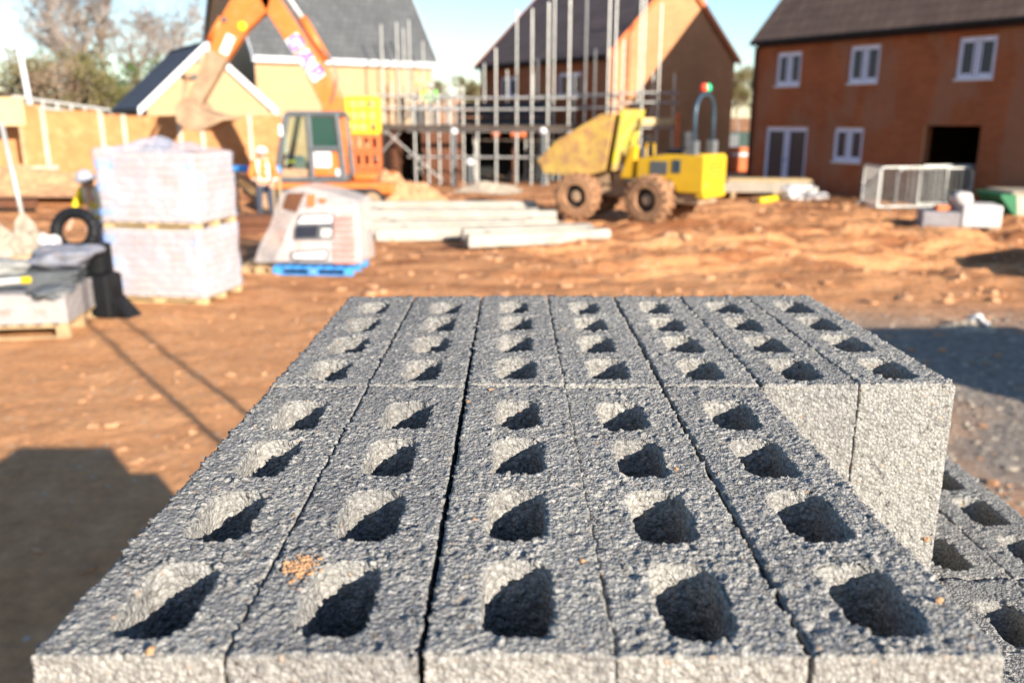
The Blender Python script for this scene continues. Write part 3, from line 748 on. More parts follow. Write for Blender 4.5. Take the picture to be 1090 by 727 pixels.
# ---------------------------------------------------------------- SCAFFOLDS
def scaffold(name, label, rows, frame_loc, rz, lifts, boards, tops, braces=(), toe=True, guard=None, gx=None):
    t = thing(name, label, 'scaffold', frame_loc, rz)
    rr = random.Random(5); k = 0
    for (ys, xs) in rows:
        for x in xs:
            top = tops[k % len(tops)]; k += 1
            m = MB(); m.tube([(x, ys, .02), (x, ys, top)], .034, 8); m.box((x - .07, ys - .07, 0), (x + .07, ys + .07, .012))
            m.build('standard', 'galv', t, smooth=False)
        for z in lifts:
            MB().tube([(min(xs) - .3, ys + .05, z), (max(xs) + .3, ys + .05, z)], .032, 8).build('ledger', 'galv', t)
            for x in xs: MB().box((x - .045, ys - .04, z - .045), (x + .045, ys + .09, z + .045), bev=.01).build('coupler', 'galv_dark', t)
    y0, y1 = rows[0][0], rows[-1][0]
    for x in rows[0][1]:
        for z in (lifts[0],):
            MB().tube([(x + .06, min(y0, y1) - .2, z + .05), (x + .06, max(y0, y1) + .2, z + .05)], .025, 8).build('transom', 'galv', t)
    for (za, xa, xb) in boards:
        n = 4; w = abs(y1 - y0) / n
        for q in range(n):
            y = min(y0, y1) + w * q
            MB().box((xa, y + .06, za), (xb, y + w + .03, za + .04)).build('board', 'board', t)
    for (a, b) in braces: MB().tube([a, b], .024, 8).build('brace', 'galv', t)
    return t
# along the facade of the gabled house (local x along the wall, y < 0 outside)
# boards at first lift
def lx(E0, rz, y, pxs):
    """positions along a scaffold row (offset y from its line) that stand at the given photo columns"""
    d = vec(rz); n = Vector((-d.y, d.x, 0)); Q = E0 + n * y
    return [u_at(Q, d, p) for p in pxs]
S2 = scaffold('tube_scaffold', 'galvanised tube scaffold along the front of the gabled house', [(-1.75, lx(E2, rot2, -1.75, [516, 550, 572, 589, 622, 646])), (-.45, lx(E2, rot2, -.45, [528, 540, 567, 611, 632, 653]))], E2, rot2, [1.9, 2.75, 3.2],
              [(2.0, -1.5, 9.8)], [4.6, 6.5, 4.6, 7.0, 7.1, 7.0, 5.0, 4.4, 4.2, 4.1, 4.9, 6.9], braces=[((0.6, -1.8, .1), (4.2, -1.8, 2.0)), ((6.0, -1.8, .1), (9.6, -1.8, 2.0))])
F4 = Vector((-4.7, 32.3, 0)); r4 = R(-6)
S4 = scaffold('tube_scaffold', 'tall tube scaffold standing in front of the dark unfinished openings', [(0, lx(F4, r4, 0, [441, 455, 467, 480, 493, 508, 528, 550, 566, 583, 605]))], F4, r4, [1.0, 1.93, 2.7, 3.1], [], [3.3, 3.0, 3.2, 3.3, 3.5, 3.1, 4.8, 3.2, 6.1, 6.3, 7.4],
              braces=[((.1, -.06, 1.9), (2.2, -.06, .1)), ((-.4, -.06, .9), (.6, -.06, 1.9))])
MB().box((-.6, -.11, 1.99), (6.9, -.08, 2.14)).build('toe_board', 'dark_board', S4)
for z_ in (2.15, 2.45, 2.78): MB().box((.8, -1.83, z_), (7.9, -1.80, z_ + .24)).build('debris_panel', 'darknet', S2)
MB().box((-1.4, -1.86, 1.96), (9.75, -1.83, 2.14)).build('toe_board', 'dark_board', S2)
S2b = scaffold('tube_scaffold', 'sunlit tube scaffold wrapping the corner of the orange gable', [(0, [.2, 1.0, 1.75]), (-1.2, [0.1, .9, 1.7])], Vector((c2.x, c2.y, 0)) + vec(rot2) * .55, rot2 + PI / 2, [1.0, 2.05, 2.95, 3.3], [(2.1, -.2, 1.95)], [5.2, 6.9, 4.1, 6.7, 6.4, 4.0],
               braces=[((.2, -.05, .1), (1.75, -.05, 2.0))])
MB().box((-.2, -1.29, 2.15), (1.95, -1.26, 2.4)).build('toe_board', 'paleboard', S2b)
MB().tube([(1.85, -1.33, .1), (1.85, -1.33, 2.6)], .09, 12).build('drop_pipe', 'pipe_orange', S2b)
# by the right end of the tan house
S1 = scaffold('tube_scaffold', 'galvanised tube scaffold at the far end of the tan brick house', [(-1.3, lx(Vector((-5.2, 37.4, 0)), R(10), -1.3, [409, 425, 438, 447, 460, 478])), (0, lx(Vector((-5.2, 37.4, 0)), R(10), 0, [418, 432, 452, 465, 474, 486]))], Vector((-5.2, 37.4, 0)), R(10), [1.9, 2.8, 3.3],
              [(2.0, -.6, 3.2)], [6.0, 6.1, 6.2, 4.1, 4.6, 3.6, 3.9, 6.0, 5.5, 3.6, 3.8, 3.5], braces=[((-.2, -1.35, 2.1), (1.3, -1.35, .1))])
MB().box((-.6, -1.42, 1.96), (3.2, -1.39, 2.14)).build('toe_board', 'dark_board', S1)

# unfinished ground floor between the two houses
UB = thing('unfinished_building', 'half built ground floor of dark openings and brown piers under the scaffold', 'building', (-4.7, 33.6, 0), R(-6))
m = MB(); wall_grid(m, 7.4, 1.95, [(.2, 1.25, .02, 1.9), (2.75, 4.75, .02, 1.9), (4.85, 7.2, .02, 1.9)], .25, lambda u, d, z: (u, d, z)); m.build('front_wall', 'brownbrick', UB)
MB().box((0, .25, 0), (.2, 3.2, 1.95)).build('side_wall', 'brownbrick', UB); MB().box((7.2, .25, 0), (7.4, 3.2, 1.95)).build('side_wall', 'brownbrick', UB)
MB().box((.2, 3.0, 0), (7.2, 3.2, 1.95)).build('back_wall', 'dark', UB)  # near-black back wall and floor: indoor shade put into the colour
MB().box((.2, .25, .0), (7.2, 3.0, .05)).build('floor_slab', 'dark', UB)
MB().box((3.3, -.62, 1.58), (6.2, -.4, 1.62)).build('plank', 'board', UB)
for x in (3.4, 4.9, 6.1): MB().tube([(x, -.51, 0), (x, -.51, 1.575)], .03, 8).build('plank_prop', 'galv', UB)
MB().box((-.1, -.12, 1.953), (7.5, 3.3, 2.12)).build('joist_deck', 'dark_board', UB)
for x in (3.2, 5.2, 6.5): MB().tube([(x, .5, .05), (x, .5, 1.94)], .03, 8).build('steel_prop', 'galv', UB)
for i, (x, y, D) in enumerate(((483, 139, 31.5), (500, 172, 30.8), (578, 140, 31.4))):
    p = at(x, y, D)
    t = thing('capped_post', ['capped dark post standing left of the unfinished doorway, white cap raised high', 'short dark post with a white cap in front of the unfinished openings', 'capped dark post right of the openings, its white cap above the skip lip'][i], 'post', (p.x, p.y, gz(p.x, p.y)), 0, 'white capped posts')
    MB().tube([(0, 0, 0), (0, 0, p.z)], .085, 12).build('post', 'cabgrey', t)
    MB().lathe([(.02, .13), (.10, .10), (.135, .03), (.135, -.05), (.08, -.09)], (0, 0, p.z), n=16).build('cap', 'white', t, smooth=True)
for i, (x, y) in enumerate(((527, 143), (548, 145), (557, 144))):
    p = at(x, y, 31.2)
    o = MB().tube([(0, -.25, 0), (0, .25, 0)], .15, 14).build('clay_pipe', 'pipe_orange', None, loc=(p.x, p.y, 2.12 - .0 + .15)); 
    o.location = (p.x, 32.75, 1.77 + .0)
    tag(o, ['orange clay pipe lying on the plank before the dark openings, left one', 'orange clay pipe on the plank before the openings, middle one of three', 'orange clay pipe on the plank before the openings, right one of three'][i], 'pipe', 'clay pipes on the deck')

# ---------------------------------------------------------------- HOARDING FENCE, LAMP COLUMN, RAIL
fa = at(-60, 150, 25.6); fb = at(302, 150, 29.6); fa.z = fb.z = 0
fd = (fb - fa); fl = fd.length; fdn = fd.normalized(); frz = math.atan2(fd.y, fd.x)
FT = thing('timber_fence', 'orange timber panel fence between pale concrete posts on the bank', 'fence', fa, frz)
us = []
for px in (-60, -15, 45.5, 107, 131, 190, 214, 265, 302):
    k = (px - 545) / F; us.append((k * fa.y * cp - fa.x * 1.0 + 0) / (fdn.x - k * fdn.y * cp))
us[0] = 0
def ztop(u): return 2.86 - .40 * min(1, max(0, (u - us[1]) / (us[4] - us[1])))
for i, u in enumerate(us):
    MB().box((u - .07, -.07, .2), (u + .07, .07, ztop(u) + .05), bev=.01).build('post', 'concrete', FT)
for i in range(len(us) - 1):
    a, b = us[i] + .07, us[i + 1] - .07; zt = ztop((a + b) / 2) - .02
    zb = .98 - .28 * (i > 1)
    m = MB(); n = max(3, int((b - a) / .12))
    for k in range(n):
        x = a + (b - a) * k / n; m.box((x, -.015 if k % 2 else -.03, zb), (x + (b - a) / n + .01, .005 if k % 2 else -.008, zt))
    m.box((a, -.045, zt), (b, .02, zt + .03)); m.build('panel', 'ply', FT)
    MB().box((a, -.03, .25), (b, .03, zb - .003)).build('gravel_board', 'concrete', FT)
p = at(8, 105, 24.9)
t = thing('ply_sheet', 'pale plywood sheet standing against the fence at the left edge', 'sheet', (p.x - .2, 25.4, .68), frz); MB().box((-.75, -.02, 1.5), (.3, .02, 2.3), bev=.002).build('sheet', 'paleboard', t)
MB().box((-.72, .03, 0), (-.62, .08, 2.2)).box((.1, .03, 0), (.2, .08, 2.2)).build('support', 'wood', t)
pt, pb = at(14, 18, 44), at(28, 114, 44)
t = thing('lamp_column', 'tall thin white column leaning beyond the fence', 'column', (pb.x + .35, 44, 0.9)); d = Vector((pt.x - pb.x, 0, pt.z - pb.z))
MB().tube([(0, 0, -1), (-.35 + d.x * 1., 0, pt.z - .9)], .16, 10, r2=.11).build('shaft', 'white', t)
MB().lathe([(.18, 0), (.2, .05), (.12, .12), (.05, .18)], (-.35 + d.x, 0, pt.z - .9), n=14).build('cap', 'white', t)
t = thing('steel_railing', 'galvanised railing running beyond the timber fence', 'railing', at(10, 106, 38), 0); t.location.z = 0
pa, pb = at(14, 103, 38), at(132, 120, 41)
for dz in (0, -.32, -.6):
    a = pa + Vector((0, 0, dz)); b = pb + Vector((0, 0, dz * .9)); MB().tube([a - t.location, b - t.location], .07, 8).build('rail', 'galv', t)
for k in range(9):
    q = pa.lerp(pb, k / 8) - t.location; MB().tube([(q.x, q.y, .4), (q.x, q.y, q.z + .05)], .06, 8).build('post', 'galv', t)

# ---------------------------------------------------------------- TREES
def leafcloud(m, c, rad, n, size, rnd, squash=1., stretch=1., wd=.5):
    for _ in range(n):
        while True:
            d = Vector((rnd.uniform(-1, 1), rnd.uniform(-1, 1), rnd.uniform(-1, 1)))
            if d.length < 1: break
        d = d * (.35 + .65 * rnd.random()) / max(.3, d.length) * d.length ** .5
        p = c + Vector((d.x * rad, d.y * rad, d.z * rad * squash))
        a = Vector((rnd.gauss(0, 1), rnd.gauss(0, 1), rnd.gauss(0, 1))).normalized(); b = a.cross(Vector((rnd.gauss(0, 1), rnd.gauss(0, 1), rnd.gauss(0, 1)))).normalized()
        s = size * rnd.uniform(.6, 1.4)
        m.add([p - a * s * stretch, p + b * s * wd, p + a * s * stretch, p - b * s * wd], [(0, 1, 2, 3)])
def tree(name, label, x, y, h, spread, mat, seed, bare=False, group=None, dens=1., low=.25):
    rnd = random.Random(seed); z0 = gz(x, y)
    t = thing(name, label, 'tree', (x, y, z0 - .1), rnd.random() * 6, group)
    tm = MB(); cm = MB(); tips = []
    def limb(p, d, ln, r, lv):
        pts = [p]; q = p.copy(); dd = d.copy()
        for k in range(4):
            dd = (dd + Vector((rnd.gauss(0, .12), rnd.gauss(0, .12), rnd.gauss(0, .06) + .05))).normalized(); q = q + dd * ln / 4; pts.append(q.copy())
        tm.tube(pts, r, 6 if lv else 8, cap=False, r2=r * .5)
        if lv < 3:
            for k in range(4 if lv else 6):
                s = pts[1 + rnd.randrange(4)] if lv else pts[0].lerp(pts[4], rnd.uniform(low, 1))
                ang = rnd.random() * 6.28; e = (dd * .7 + Vector((math.cos(ang), math.sin(ang), rnd.uniform(0, .6))) * .8).normalized()
                limb(s, e, ln * rnd.uniform(.45, .65), r * .5, lv + 1)
        else: tips.append(q)
        if lv == 2: tips.append(pts[3])
    limb(Vector((0, 0, 0)), Vector((0, 0, 1)), h * .62, h * .016 + .02, 0)
    sc = 1
    xs = max(abs(p.x) for p in tips) or 1
    tm.build('trunk', 'bark', t)
    for p in tips:
        leafcloud(cm, p, h * (.07 if bare else .12), int((12 if bare else 30) * dens), h * (.012 if bare else .020), rnd, .8, 2.6 if bare else 1., .22 if bare else .5)
    cm.build('crown', mat, t)
    return t
def shrub(name, label, x, y, h, w, mat, seed, group=None):
    rnd = random.Random(seed); z0 = gz(x, y); t = thing(name, label, 'shrub', (x, y, z0 - .1), 0, group)
    m = MB(); s = MB()
    for k in range(14):
        a = rnd.random() * 6.28; r = rnd.random() ** .5 * w * .5; zc = rnd.uniform(.12, .88) * h
        r *= (1.05 - .6 * max(0, zc / h - .4)); c = Vector((math.cos(a) * r, math.sin(a) * r, zc))
        leafcloud(m, c, h * rnd.uniform(.16, .26), 150, h * .021, rnd, .9)
        s.tube([(0, 0, 0), c * .5 + Vector((0, 0, .1 * h)), c], h * .012, 5, cap=False, r2=h * .004)
    m.build('foliage', mat, t); s.build('stem', 'bark', t); return t
tl = [('bare_tree', 'tall bare pinkish tree highest above the hedge', 108, 62, 15, 'twig'), ('bare_tree', 'bare tree with rusty top beside the tallest tree', 122, 66, 15.2, 'rust'), ('bare_tree', 'slim bare tree left of the tallest tree, above the hedge', 84, 70, 12.2, 'twig'),
      ('bare_tree', 'rounded bare tree above the garage roof', 190, 64, 12.6, 'twig'), ('bare_tree', 'bare tree between the tall trees and the garage', 148, 68, 12.6, 'twig'),       ('bare_tree', 'pale bare tree close left of the grey roof', 222, 74, 11.4, 'twig')]
for k, (nm, lab, px, D, hh, mt) in enumerate(tl):
    X = (px - 545) / F * D * cp; tree(nm, lab, X, D, hh * .82, 0, mt, 100 + k, bare=True, group='bare trees beyond the fence')
hl = [(-10, 50, 5.4, 'hedge'), (8, 52, 5.8, 'rust'), (24, 50, 5.2, 'hedge'), (44, 53, 6.2, 'hedge'), (62, 50, 5.6, 'rust'), (80, 52, 5.8, 'hedge'), (98, 50, 5.0, 'hedge'), (116, 53, 5.2, 'everg'), (134, 50, 4.0, 'hedge'), (154, 54, 5.2, 'everg'), (176, 56, 4.4, 'hedge'), (206, 58, 4.6, 'everg')]
hlab = ['olive shrub at the left picture edge beyond the fence', 'rusty shrub just left of the white column', 'olive shrub behind the foot of the white column', 'tallest olive shrub right of the white column', 'rusty shrub in the middle of the hedge line', 'olive shrub below the slim bare tree', 'low olive shrub below the tallest bare tree',
        'evergreen shrub below the rusty topped tree', 'low olive shrub left of the garage roof', 'tall evergreen shrub against the garage roof edge', 'olive shrub behind the garage roof', 'evergreen shrub between garage and grey roof']
for k, (px, D, hh, mt) in enumerate(hl):
    X = (px - 545) / F * D * cp; shrub('hedge_shrub', hlab[k], X, D, hh, 4.2, mt, 300 + k, 'shrubs of the hedge beyond the fence')
for k, (px, D, hh, lab) in enumerate(((470, 95, 4.2, 'far tree in the gap between the tan house and the gabled house, left one'), (492, 100, 4.8, 'far tree in the gap between the tan house and the gabled house, middle one'), (508, 90, 5.2, 'far tree against the left eave of the gabled house'), (786, 85, 6.8, 'far tree in the gap beside the right house, left one'), (802, 92, 7.0, 'far tree in the gap beside the right house, right one'))):
    X = (px - 545) / F * D * cp; tree('far_tree', lab, X, D, hh * .8, 0, 'hedge', 500 + k, group='far trees between the houses')

# ---------------------------------------------------------------- EXCAVATOR
def lettering(ch, size, mat, parent, mtx, name='letter'):
    cu = bpy.data.curves.new(name, 'FONT'); cu.body = ch; cu.size = size; cu.extrude = .004; cu.align_x = 'CENTER'; cu.align_y = 'CENTER'; cu.offset = .02 * size
    tmp = bpy.data.objects.new('tmp', cu); C.objects.link(tmp); bpy.context.view_layer.update()
    me = bpy.data.meshes.new_from_object(tmp.evaluated_get(bpy.context.evaluated_depsgraph_get())); bpy.data.objects.remove(tmp)
    me.transform(mtx); me.materials.clear(); me.materials.append(M[mat]); o = bpy.data.objects.new(name, me); C.objects.link(o); o.parent = parent; return o
XD = 23.0
ex = at(336, 190, XD); EX = thing('excavator', 'orange tracked excavator with grey framed cab, boom raised over the fence', 'excavator', (ex.x, XD, gz(ex.x, XD)), 0)
eo = EX.location.copy()
def E(x, y, D=XD): return at(x, y, D) - eo
# cab: box with sloping front (left) edge, seen from the side
cabx0, cabx1 = E(303, 190).x, E(371, 190).x; z0 = E(336, 190).z; z1 = E(336, 122).z
fb0, fb1 = E(300, 190).x, E(312, 123).x
def bar(a, b, w=.055): return MB().tube([a, b], w, 6)
yf, yb = -.62, .62
cab = MB()
mid = (E(336, 150)).x
for y in (yf, yb):
    for a, b in (((fb0, y, z0), (fb1, y, z1)), ((cabx1, y, z0), (cabx1 - .12, y, z1)), ((fb0, y, z0), (cabx1, y, z0)), ((fb1, y, z1), (cabx1 - .12, y, z1)), ((mid, y, z0), (mid - .03, y, z1)), ((mid, y, E(336, 158).z), (cabx1, y, E(336, 158).z))):
        cab.tube([a, b], .08, 6)
for x, z in ((fb0, z0), (fb1, z1), (cabx1, z0), (cabx1 - .12, z1)): cab.tube([(x, yf, z), (x, yb, z)], .06, 6)
cab.box((fb1 + .02, yf, z1 + .0), (cabx1 - .1, yb, z1 + .08), bev=.03)
cabo = cab.build('cab', 'cabgrey', EX)
MB().add([(mid + .04, yf - .01, E(0, 156).z), (cabx1 - .07, yf - .01, E(0, 156).z), (cabx1 - .14, yf - .01, z1 - .05), (mid + .02, yf - .01, z1 - .05)], [(0, 1, 2, 3)]).build('rear_window', 'tealglass', cabo)
MB().add([(fb0 + .08, yf - .005, z0 + .3), (mid - .05, yf - .005, z0 + .3), (mid - .06, yf - .005, z1 - .06), (fb1 + .05, yf - .005, z1 - .06)], [(0, 1, 2, 3)]).build('door_window', 'cabglass', cabo)
MB().box((fb0 + .02, yf + .02, z0), (mid - .05, yf + .06, z0 + .28), bev=.01).build('door_sill_panel', 'mudsteel', cabo)
MB().box((mid + .06, yf - .02, z0 + .1), (cabx1 - .06, yf + .02, E(0, 160).z), bev=.02).build('side_panel', 'orange', cabo)
MB().box((mid + .08, yf - .035, z0 + .32), (mid + .52, yf - .022, E(0, 161).z), bev=.004).build('sticker', 'white', cabo)
MB().box((mid + .62, yf - .03, z0 + .1), (cabx1 - .02, yf - .02, z0 + .28), bev=.004).build('plate', 'white', cabo)
sx = (fb0 + mid) / 2 + .35
MB().box((sx - .25, -.25, z0 + .25), (sx + .25, .25, z0 + .42), bev=.04).box((sx + .15, -.24, z0 + .4), (sx + .3, .24, z0 + 1.0), bev=.05).build('seat', 'seat', cabo)
MB().lathe([(.16, -.03), (.2, 0), (.16, .03)], (sx - .2, yf + .1, z0 + .42), 'y', 14).build('monitor', 'greyslab', cabo)
MB().box((sx - .48, yf + .05, z0 + .44), (sx - .3, yf + .09, z0 + .5)).build('yellow_tag', 'brightyellow', cabo)
MB().box((fb1 - .22, yf - .12, z1 - .55), (fb1 - .12, yf - .02, z1 - .25), bev=.03).build('mirror', 'white', cabo)
# upper body, engine housing and counterweight behind/right of the cab, turntable, tracks
MB().box((fb0 - .1, -.9, z0 - .35), (cabx1 + 1.3, 1.3, z0 - .07), bev=.05).build('deck', 'orange', EX)
MB().box((cabx1 + .1, .1, z0 - .06), (cabx1 + 1.1, 1.35, z0 + .12), bev=.06).build('engine_cover', 'orange', EX)
MB().lathe([(.55, 0), (.6, .05), (.6, .2), (.5, .25)], ((fb0 + cabx1) / 2 + .2, .1, z0 - .6), n=28).build('turntable', 'cabgrey', EX)
for y in (-.95, .75):
    m = MB(); prof = []; Lh, r = 1.35, .32; cxx = (fb0 + cabx1) / 2 + .3
    for k in range(13): a = PI / 2 + PI * k / 12; prof.append((cxx - Lh + r * math.cos(a), .33 + r * math.sin(a)))
    for k in range(13): a = -PI / 2 + PI * k / 12; prof.append((cxx + Lh + r * math.cos(a), .33 + r * math.sin(a)))
    m.prism(prof, y, y + .42, 'y'); 
    tr = m.build('track', 'rubber', EX)
    for sx2 in (-Lh, 0, Lh): MB().lathe([(.2, -.01), (.22, .0), (.22, .44), (.2, .45)], (cxx + sx2, y, .33), 'y', 16).build('track_wheel', 'mudsteel', tr)
# boom: bent box section in the plane of the cab side
def plate(pts, w, y0, nm, mat, parent, bev=.02):
    """tapered box section along a polyline in the x-z plane with height w[i]"""
    L = []; Rr = []
    for i, p in enumerate(pts):
        a = pts[max(0, i - 1)]; b = pts[min(len(pts) - 1, i + 1)]; d = Vector((b[0] - a[0], b[1] - a[1])).normalized(); n = Vector((-d.y, d.x))
        L.append((p[0] + n.x * w[i] / 2, p[1] + n.y * w[i] / 2)); Rr.append((p[0] - n.x * w[i] / 2, p[1] - n.y * w[i] / 2))
    m = MB(); m.prism(L + Rr[::-1], y0, y0 + .34, 'y'); return m.build(nm, mat, parent, bevel=bev)
yB = .3
bp = [E(356, 186), E(356, 150), E(350, 108), E(332, 72), E(312, 42), E(288, 6), E(268, -26)]
plate([(p.x, p.z) for p in bp], [.46, .50, .58, .54, .50, .48, .38], yB, 'boom', 'orange', EX)
stk = [E(284, -30), E(266, -4), E(246, 22), E(226, 60), E(208, 96), E(199, 112)]
STK = plate([(p.x, p.z) for p in stk], [.42, .92, .72, .50, .40, .30], yB + .0, 'stick', 'orange', EX)
lw = [E(228, 57), E(214, 84), E(202, 110)]
plate([(p.x, p.z) for p in lw], [.52, .44, .34], yB - .012, 'muddy_casing', 'mudsteel', STK)
lo = [E(224, 62), E(210, 92), E(199, 114)]
# boom ram, stick ram
ram = [E(322, 40), E(300, 2)]
q0, q1, q2 = E(345, 68), E(318, 22), E(296, -10)
MB().tube([(q0.x, yB + .1, q0.z + .1), (q1.x, yB + .1, q1.z + .1)], .12, 12).build('ram_barrel', 'orange', EX, smooth=True)
MB().tube([(q1.x, yB + .1, q1.z + .1), (q2.x, yB + .1, q2.z + .1)], .055, 10).build('ram_rod', 'refl', EX, smooth=True)
a0, a1, a2 = E(232, 18), E(219, 42), E(205, 62)
MB().tube([(a0.x, yB + .1, a0.z), (a1.x - .05, yB + .1, a1.z)], .11, 12).build('bucket_ram_barrel', 'orange', EX, smooth=True)
MB().tube([(a1.x - .05, yB + .1, a1.z), (a2.x - .05, yB + .1, a2.z - .1)], .05, 10).build('bucket_ram_rod', 'refl', EX, smooth=True)
l1, l2, l3, l4 = E(193, 82), E(203, 108), E(190, 110), E(212, 82)
m = MB(); m.tube([(l1.x, yB + .05, l1.z), (l3.x, yB + .05, l3.z)], .06, 8); m.tube([(l1.x, yB + .17, l1.z), (l4.x, yB + .17, l4.z)], .06, 8); m.tube([(l1.x, yB - .05, l1.z), (l1.x, yB + .4, l1.z)], .08, 8); m.build('linkage', 'mudsteel', EX)
# bucket with open side towards the machine, teeth
bk = [E(196, 104), E(188, 116), E(189, 130), E(200, 139), E(214, 140), E(228, 134), E(242, 127), E(228, 122), E(214, 118), E(206, 106)]
m = MB(); m.prism([(p.x, p.z) for p in bk], yB - .42, yB + .75, 'y'); BK = m.build('bucket', 'mudsteel', EX, bevel=.03)
m = MB()
for k in range(5):
    y = yB - .38 + k * .25; e = E(242, 127); m.add([(e.x - .1, y, e.z - .05), (e.x - .1, y + .12, e.z - .05), (e.x - .1, y + .12, e.z + .06), (e.x - .1, y, e.z + .06), (e.x + .16, y + .06, e.z + .03)], [(0, 1, 2, 3), (0, 1, 4), (1, 2, 4), (2, 3, 4), (3, 0, 4)])
m.build('teeth', 'mudsteel', BK)
for (px, py, ch) in ((311.5, 45, 'G'), (322.5, 61.5, 'A'), (333, 77, 'P')):
    e = E(px, py); ang = math.atan2(E(288, 6).z - E(332, 72).z, E(288, 6).x - E(332, 72).x) - PI
    o = MB().box((-.19, -.006, -.19), (.19, .006, .19)).xf(Matrix.Translation((e.x, yB - .008, e.z)) @ Matrix.Rotation(-ang - PI * 0, 4, 'Y')).build('letter_panel', 'white', EX)
    mt = Matrix.Translation((e.x, yB - .018, e.z)) @ Matrix.Rotation(-ang, 4, 'Y') @ Matrix.Rotation(PI / 2, 4, 'X')
    lettering(ch, .52, 'purple', o, mt)
e = E(238, 47); MB().box((-.12, -.005, -.26), (.12, .005, .26)).xf(Matrix.Translation((e.x, yB - .008, e.z)) @ Matrix.Rotation(R(28), 4, 'Y')).build('white_plate', 'white', STK)
e = E(254, 27); MB().lathe([(.10, -.01), (.12, 0), (.1, .012)], (e.x, yB - .01, e.z), 'y', 14).build('yellow_disc', 'brightyellow', STK)
for (px, py) in ((235, 20), (203, 82), (191, 82)):
    e = E(px, py); MB().tube([(e.x, yB - .05, e.z), (e.x, yB + .4, e.z)], .07, 10).build('pin', 'cabgrey', EX)
# hydraulic hose looping over the boom
pts = [E(350, 110), E(357, 84), E(352, 66), E(338, 50)]; MB().tube([(p.x, yB - .03, p.z) for p in pts], .025, 6).build('hose', 'cabgrey', EX)

# ---------------------------------------------------------------- yellow gate frame and orange barriers right of the excavator
p = at(388, 190, 25.5); g = gz(p.x, 25.5)
t = thing('barrier_stack', 'tall stack of orange plastic mesh barriers right of the excavator', 'barriers', (p.x, 25.5, g), R(4))
zt = at(390, 143, 25.5).z - g; w = 1.05
nlay = 4
for k in range(nlay):
    za, zb = zt * k / nlay + .01, zt * (k + 1) / nlay - .01; m = MB()
    m.box((-w / 2, -.3, za), (w / 2, .3, za + .09), bev=.02).box((-w / 2, -.3, zb - .09), (w / 2, .3, zb), bev=.02)
    for q in range(5): x = -w / 2 + (w - .1) * q / 4; m.box((x, -.28, za + .08), (x + .1, .28, zb - .08))
    m.build('barrier', 'pipe_orange', t)
pa, pb = at(370, 105, 25.7), at(403, 146, 25.7)
t2 = thing('yellow_cage', 'bright yellow steel cage standing above the orange barriers', 'cage', ((pa.x + pb.x) / 2, 25.7, g + zt)); ww = (pb.x - pa.x) / 2; hh = pa.z - (g + zt)
m = MB()
for y in (-.3, .3):
    for x in (-ww, -ww / 3, ww / 3, ww): m.tube([(x, y, 0), (x, y, hh)], .045 if abs(x) == ww else .032, 8)
    for z in (.04, hh * .35, hh * .68, hh): m.tube([(-ww, y, z), (ww, y, z)], .045, 8)
for x in (-ww, ww):
    for z in (.04, hh): m.tube([(x, -.3, z), (x, .3, z)], .045, 8)
m.build('frame', 'brightyellow', t2)

# ---------------------------------------------------------------- soil heaps
def heap(name, label, x, y, rx, ry, h, mat, seed, n=40):
    m = MB(); vs = []; 
    for j in range(n + 1):
        for i in range(n + 1):
            u, v = i / n * 2 - 1, j / n * 2 - 1; r = math.hypot(u, v)
            k = max(0, 1 - r) ; k = k * k * (3 - 2 * k) if k < 1 else 1
            z = h * k * (1 + .35 * noise.noise(Vector((u * 3 + seed, v * 3, 0)))) + h * .25 * noise.noise(Vector((u * 9, v * 9 + seed, 3))) * min(1, k * 3)
            vs.append((u * rx, v * ry, z - .05))
    fs = [(j * (n + 1) + i, j * (n + 1) + i + 1, (j + 1) * (n + 1) + i + 1, (j + 1) * (n + 1) + i) for j in range(n) for i in range(n)]
    m.add(vs, fs); o = m.build(name, mat, None, loc=(x, y, gz(x, y))); tag(o, label, 'heap'); return o
p = gnd(424, 224); heap('soil_heap', 'flat topped heap of orange soil between excavator and scaffold', p.x, p.y, 2.1, 1.0, .95, 'mudrock', 1)
p = gnd(520, 207); heap('rubble_heap', 'low heap of pale rubble before the dark openings', p.x, p.y + 1, 1.6, .8, .35, 'rubble', 4)
p = gnd(1030, 352); heap('rubble_heap', 'small heap of grey rubble in the shaded ground right of the blocks', p.x, p.y, .55, .32, .13, 'rubble', 7)
p = gnd(60, 222); heap('soil_heap', 'long bank of orange soil below the fence at the left', p.x - 1, p.y, 5, 1.5, .6, 'mudrock', 9)
for k, (x, y, s, lab) in enumerate(((1038, 350, .085, 'white stone on the rubble heap right of the blocks, larger one'), (1048, 353, .05, 'white stone on the rubble heap right of the blocks, smaller one'), (712, 262, .17, 'muddy clod nearest below the dumper wheels'), (727, 257, .13, 'muddy clod right of the nearest clod below the dumper'))):
    p = gnd(x, y); vs, fs = rock_bm(s, 70 + k, 3, .45); o = MB().add(vs, fs).build('stone' if k < 2 else 'mud_clod', 'poly' if k < 2 else 'mudrock', None, loc=(p.x, p.y, gz(p.x, p.y) + s * .4 + (.06 if k < 2 else 0))); tag(o, lab, 'stone' if k < 2 else 'clod')

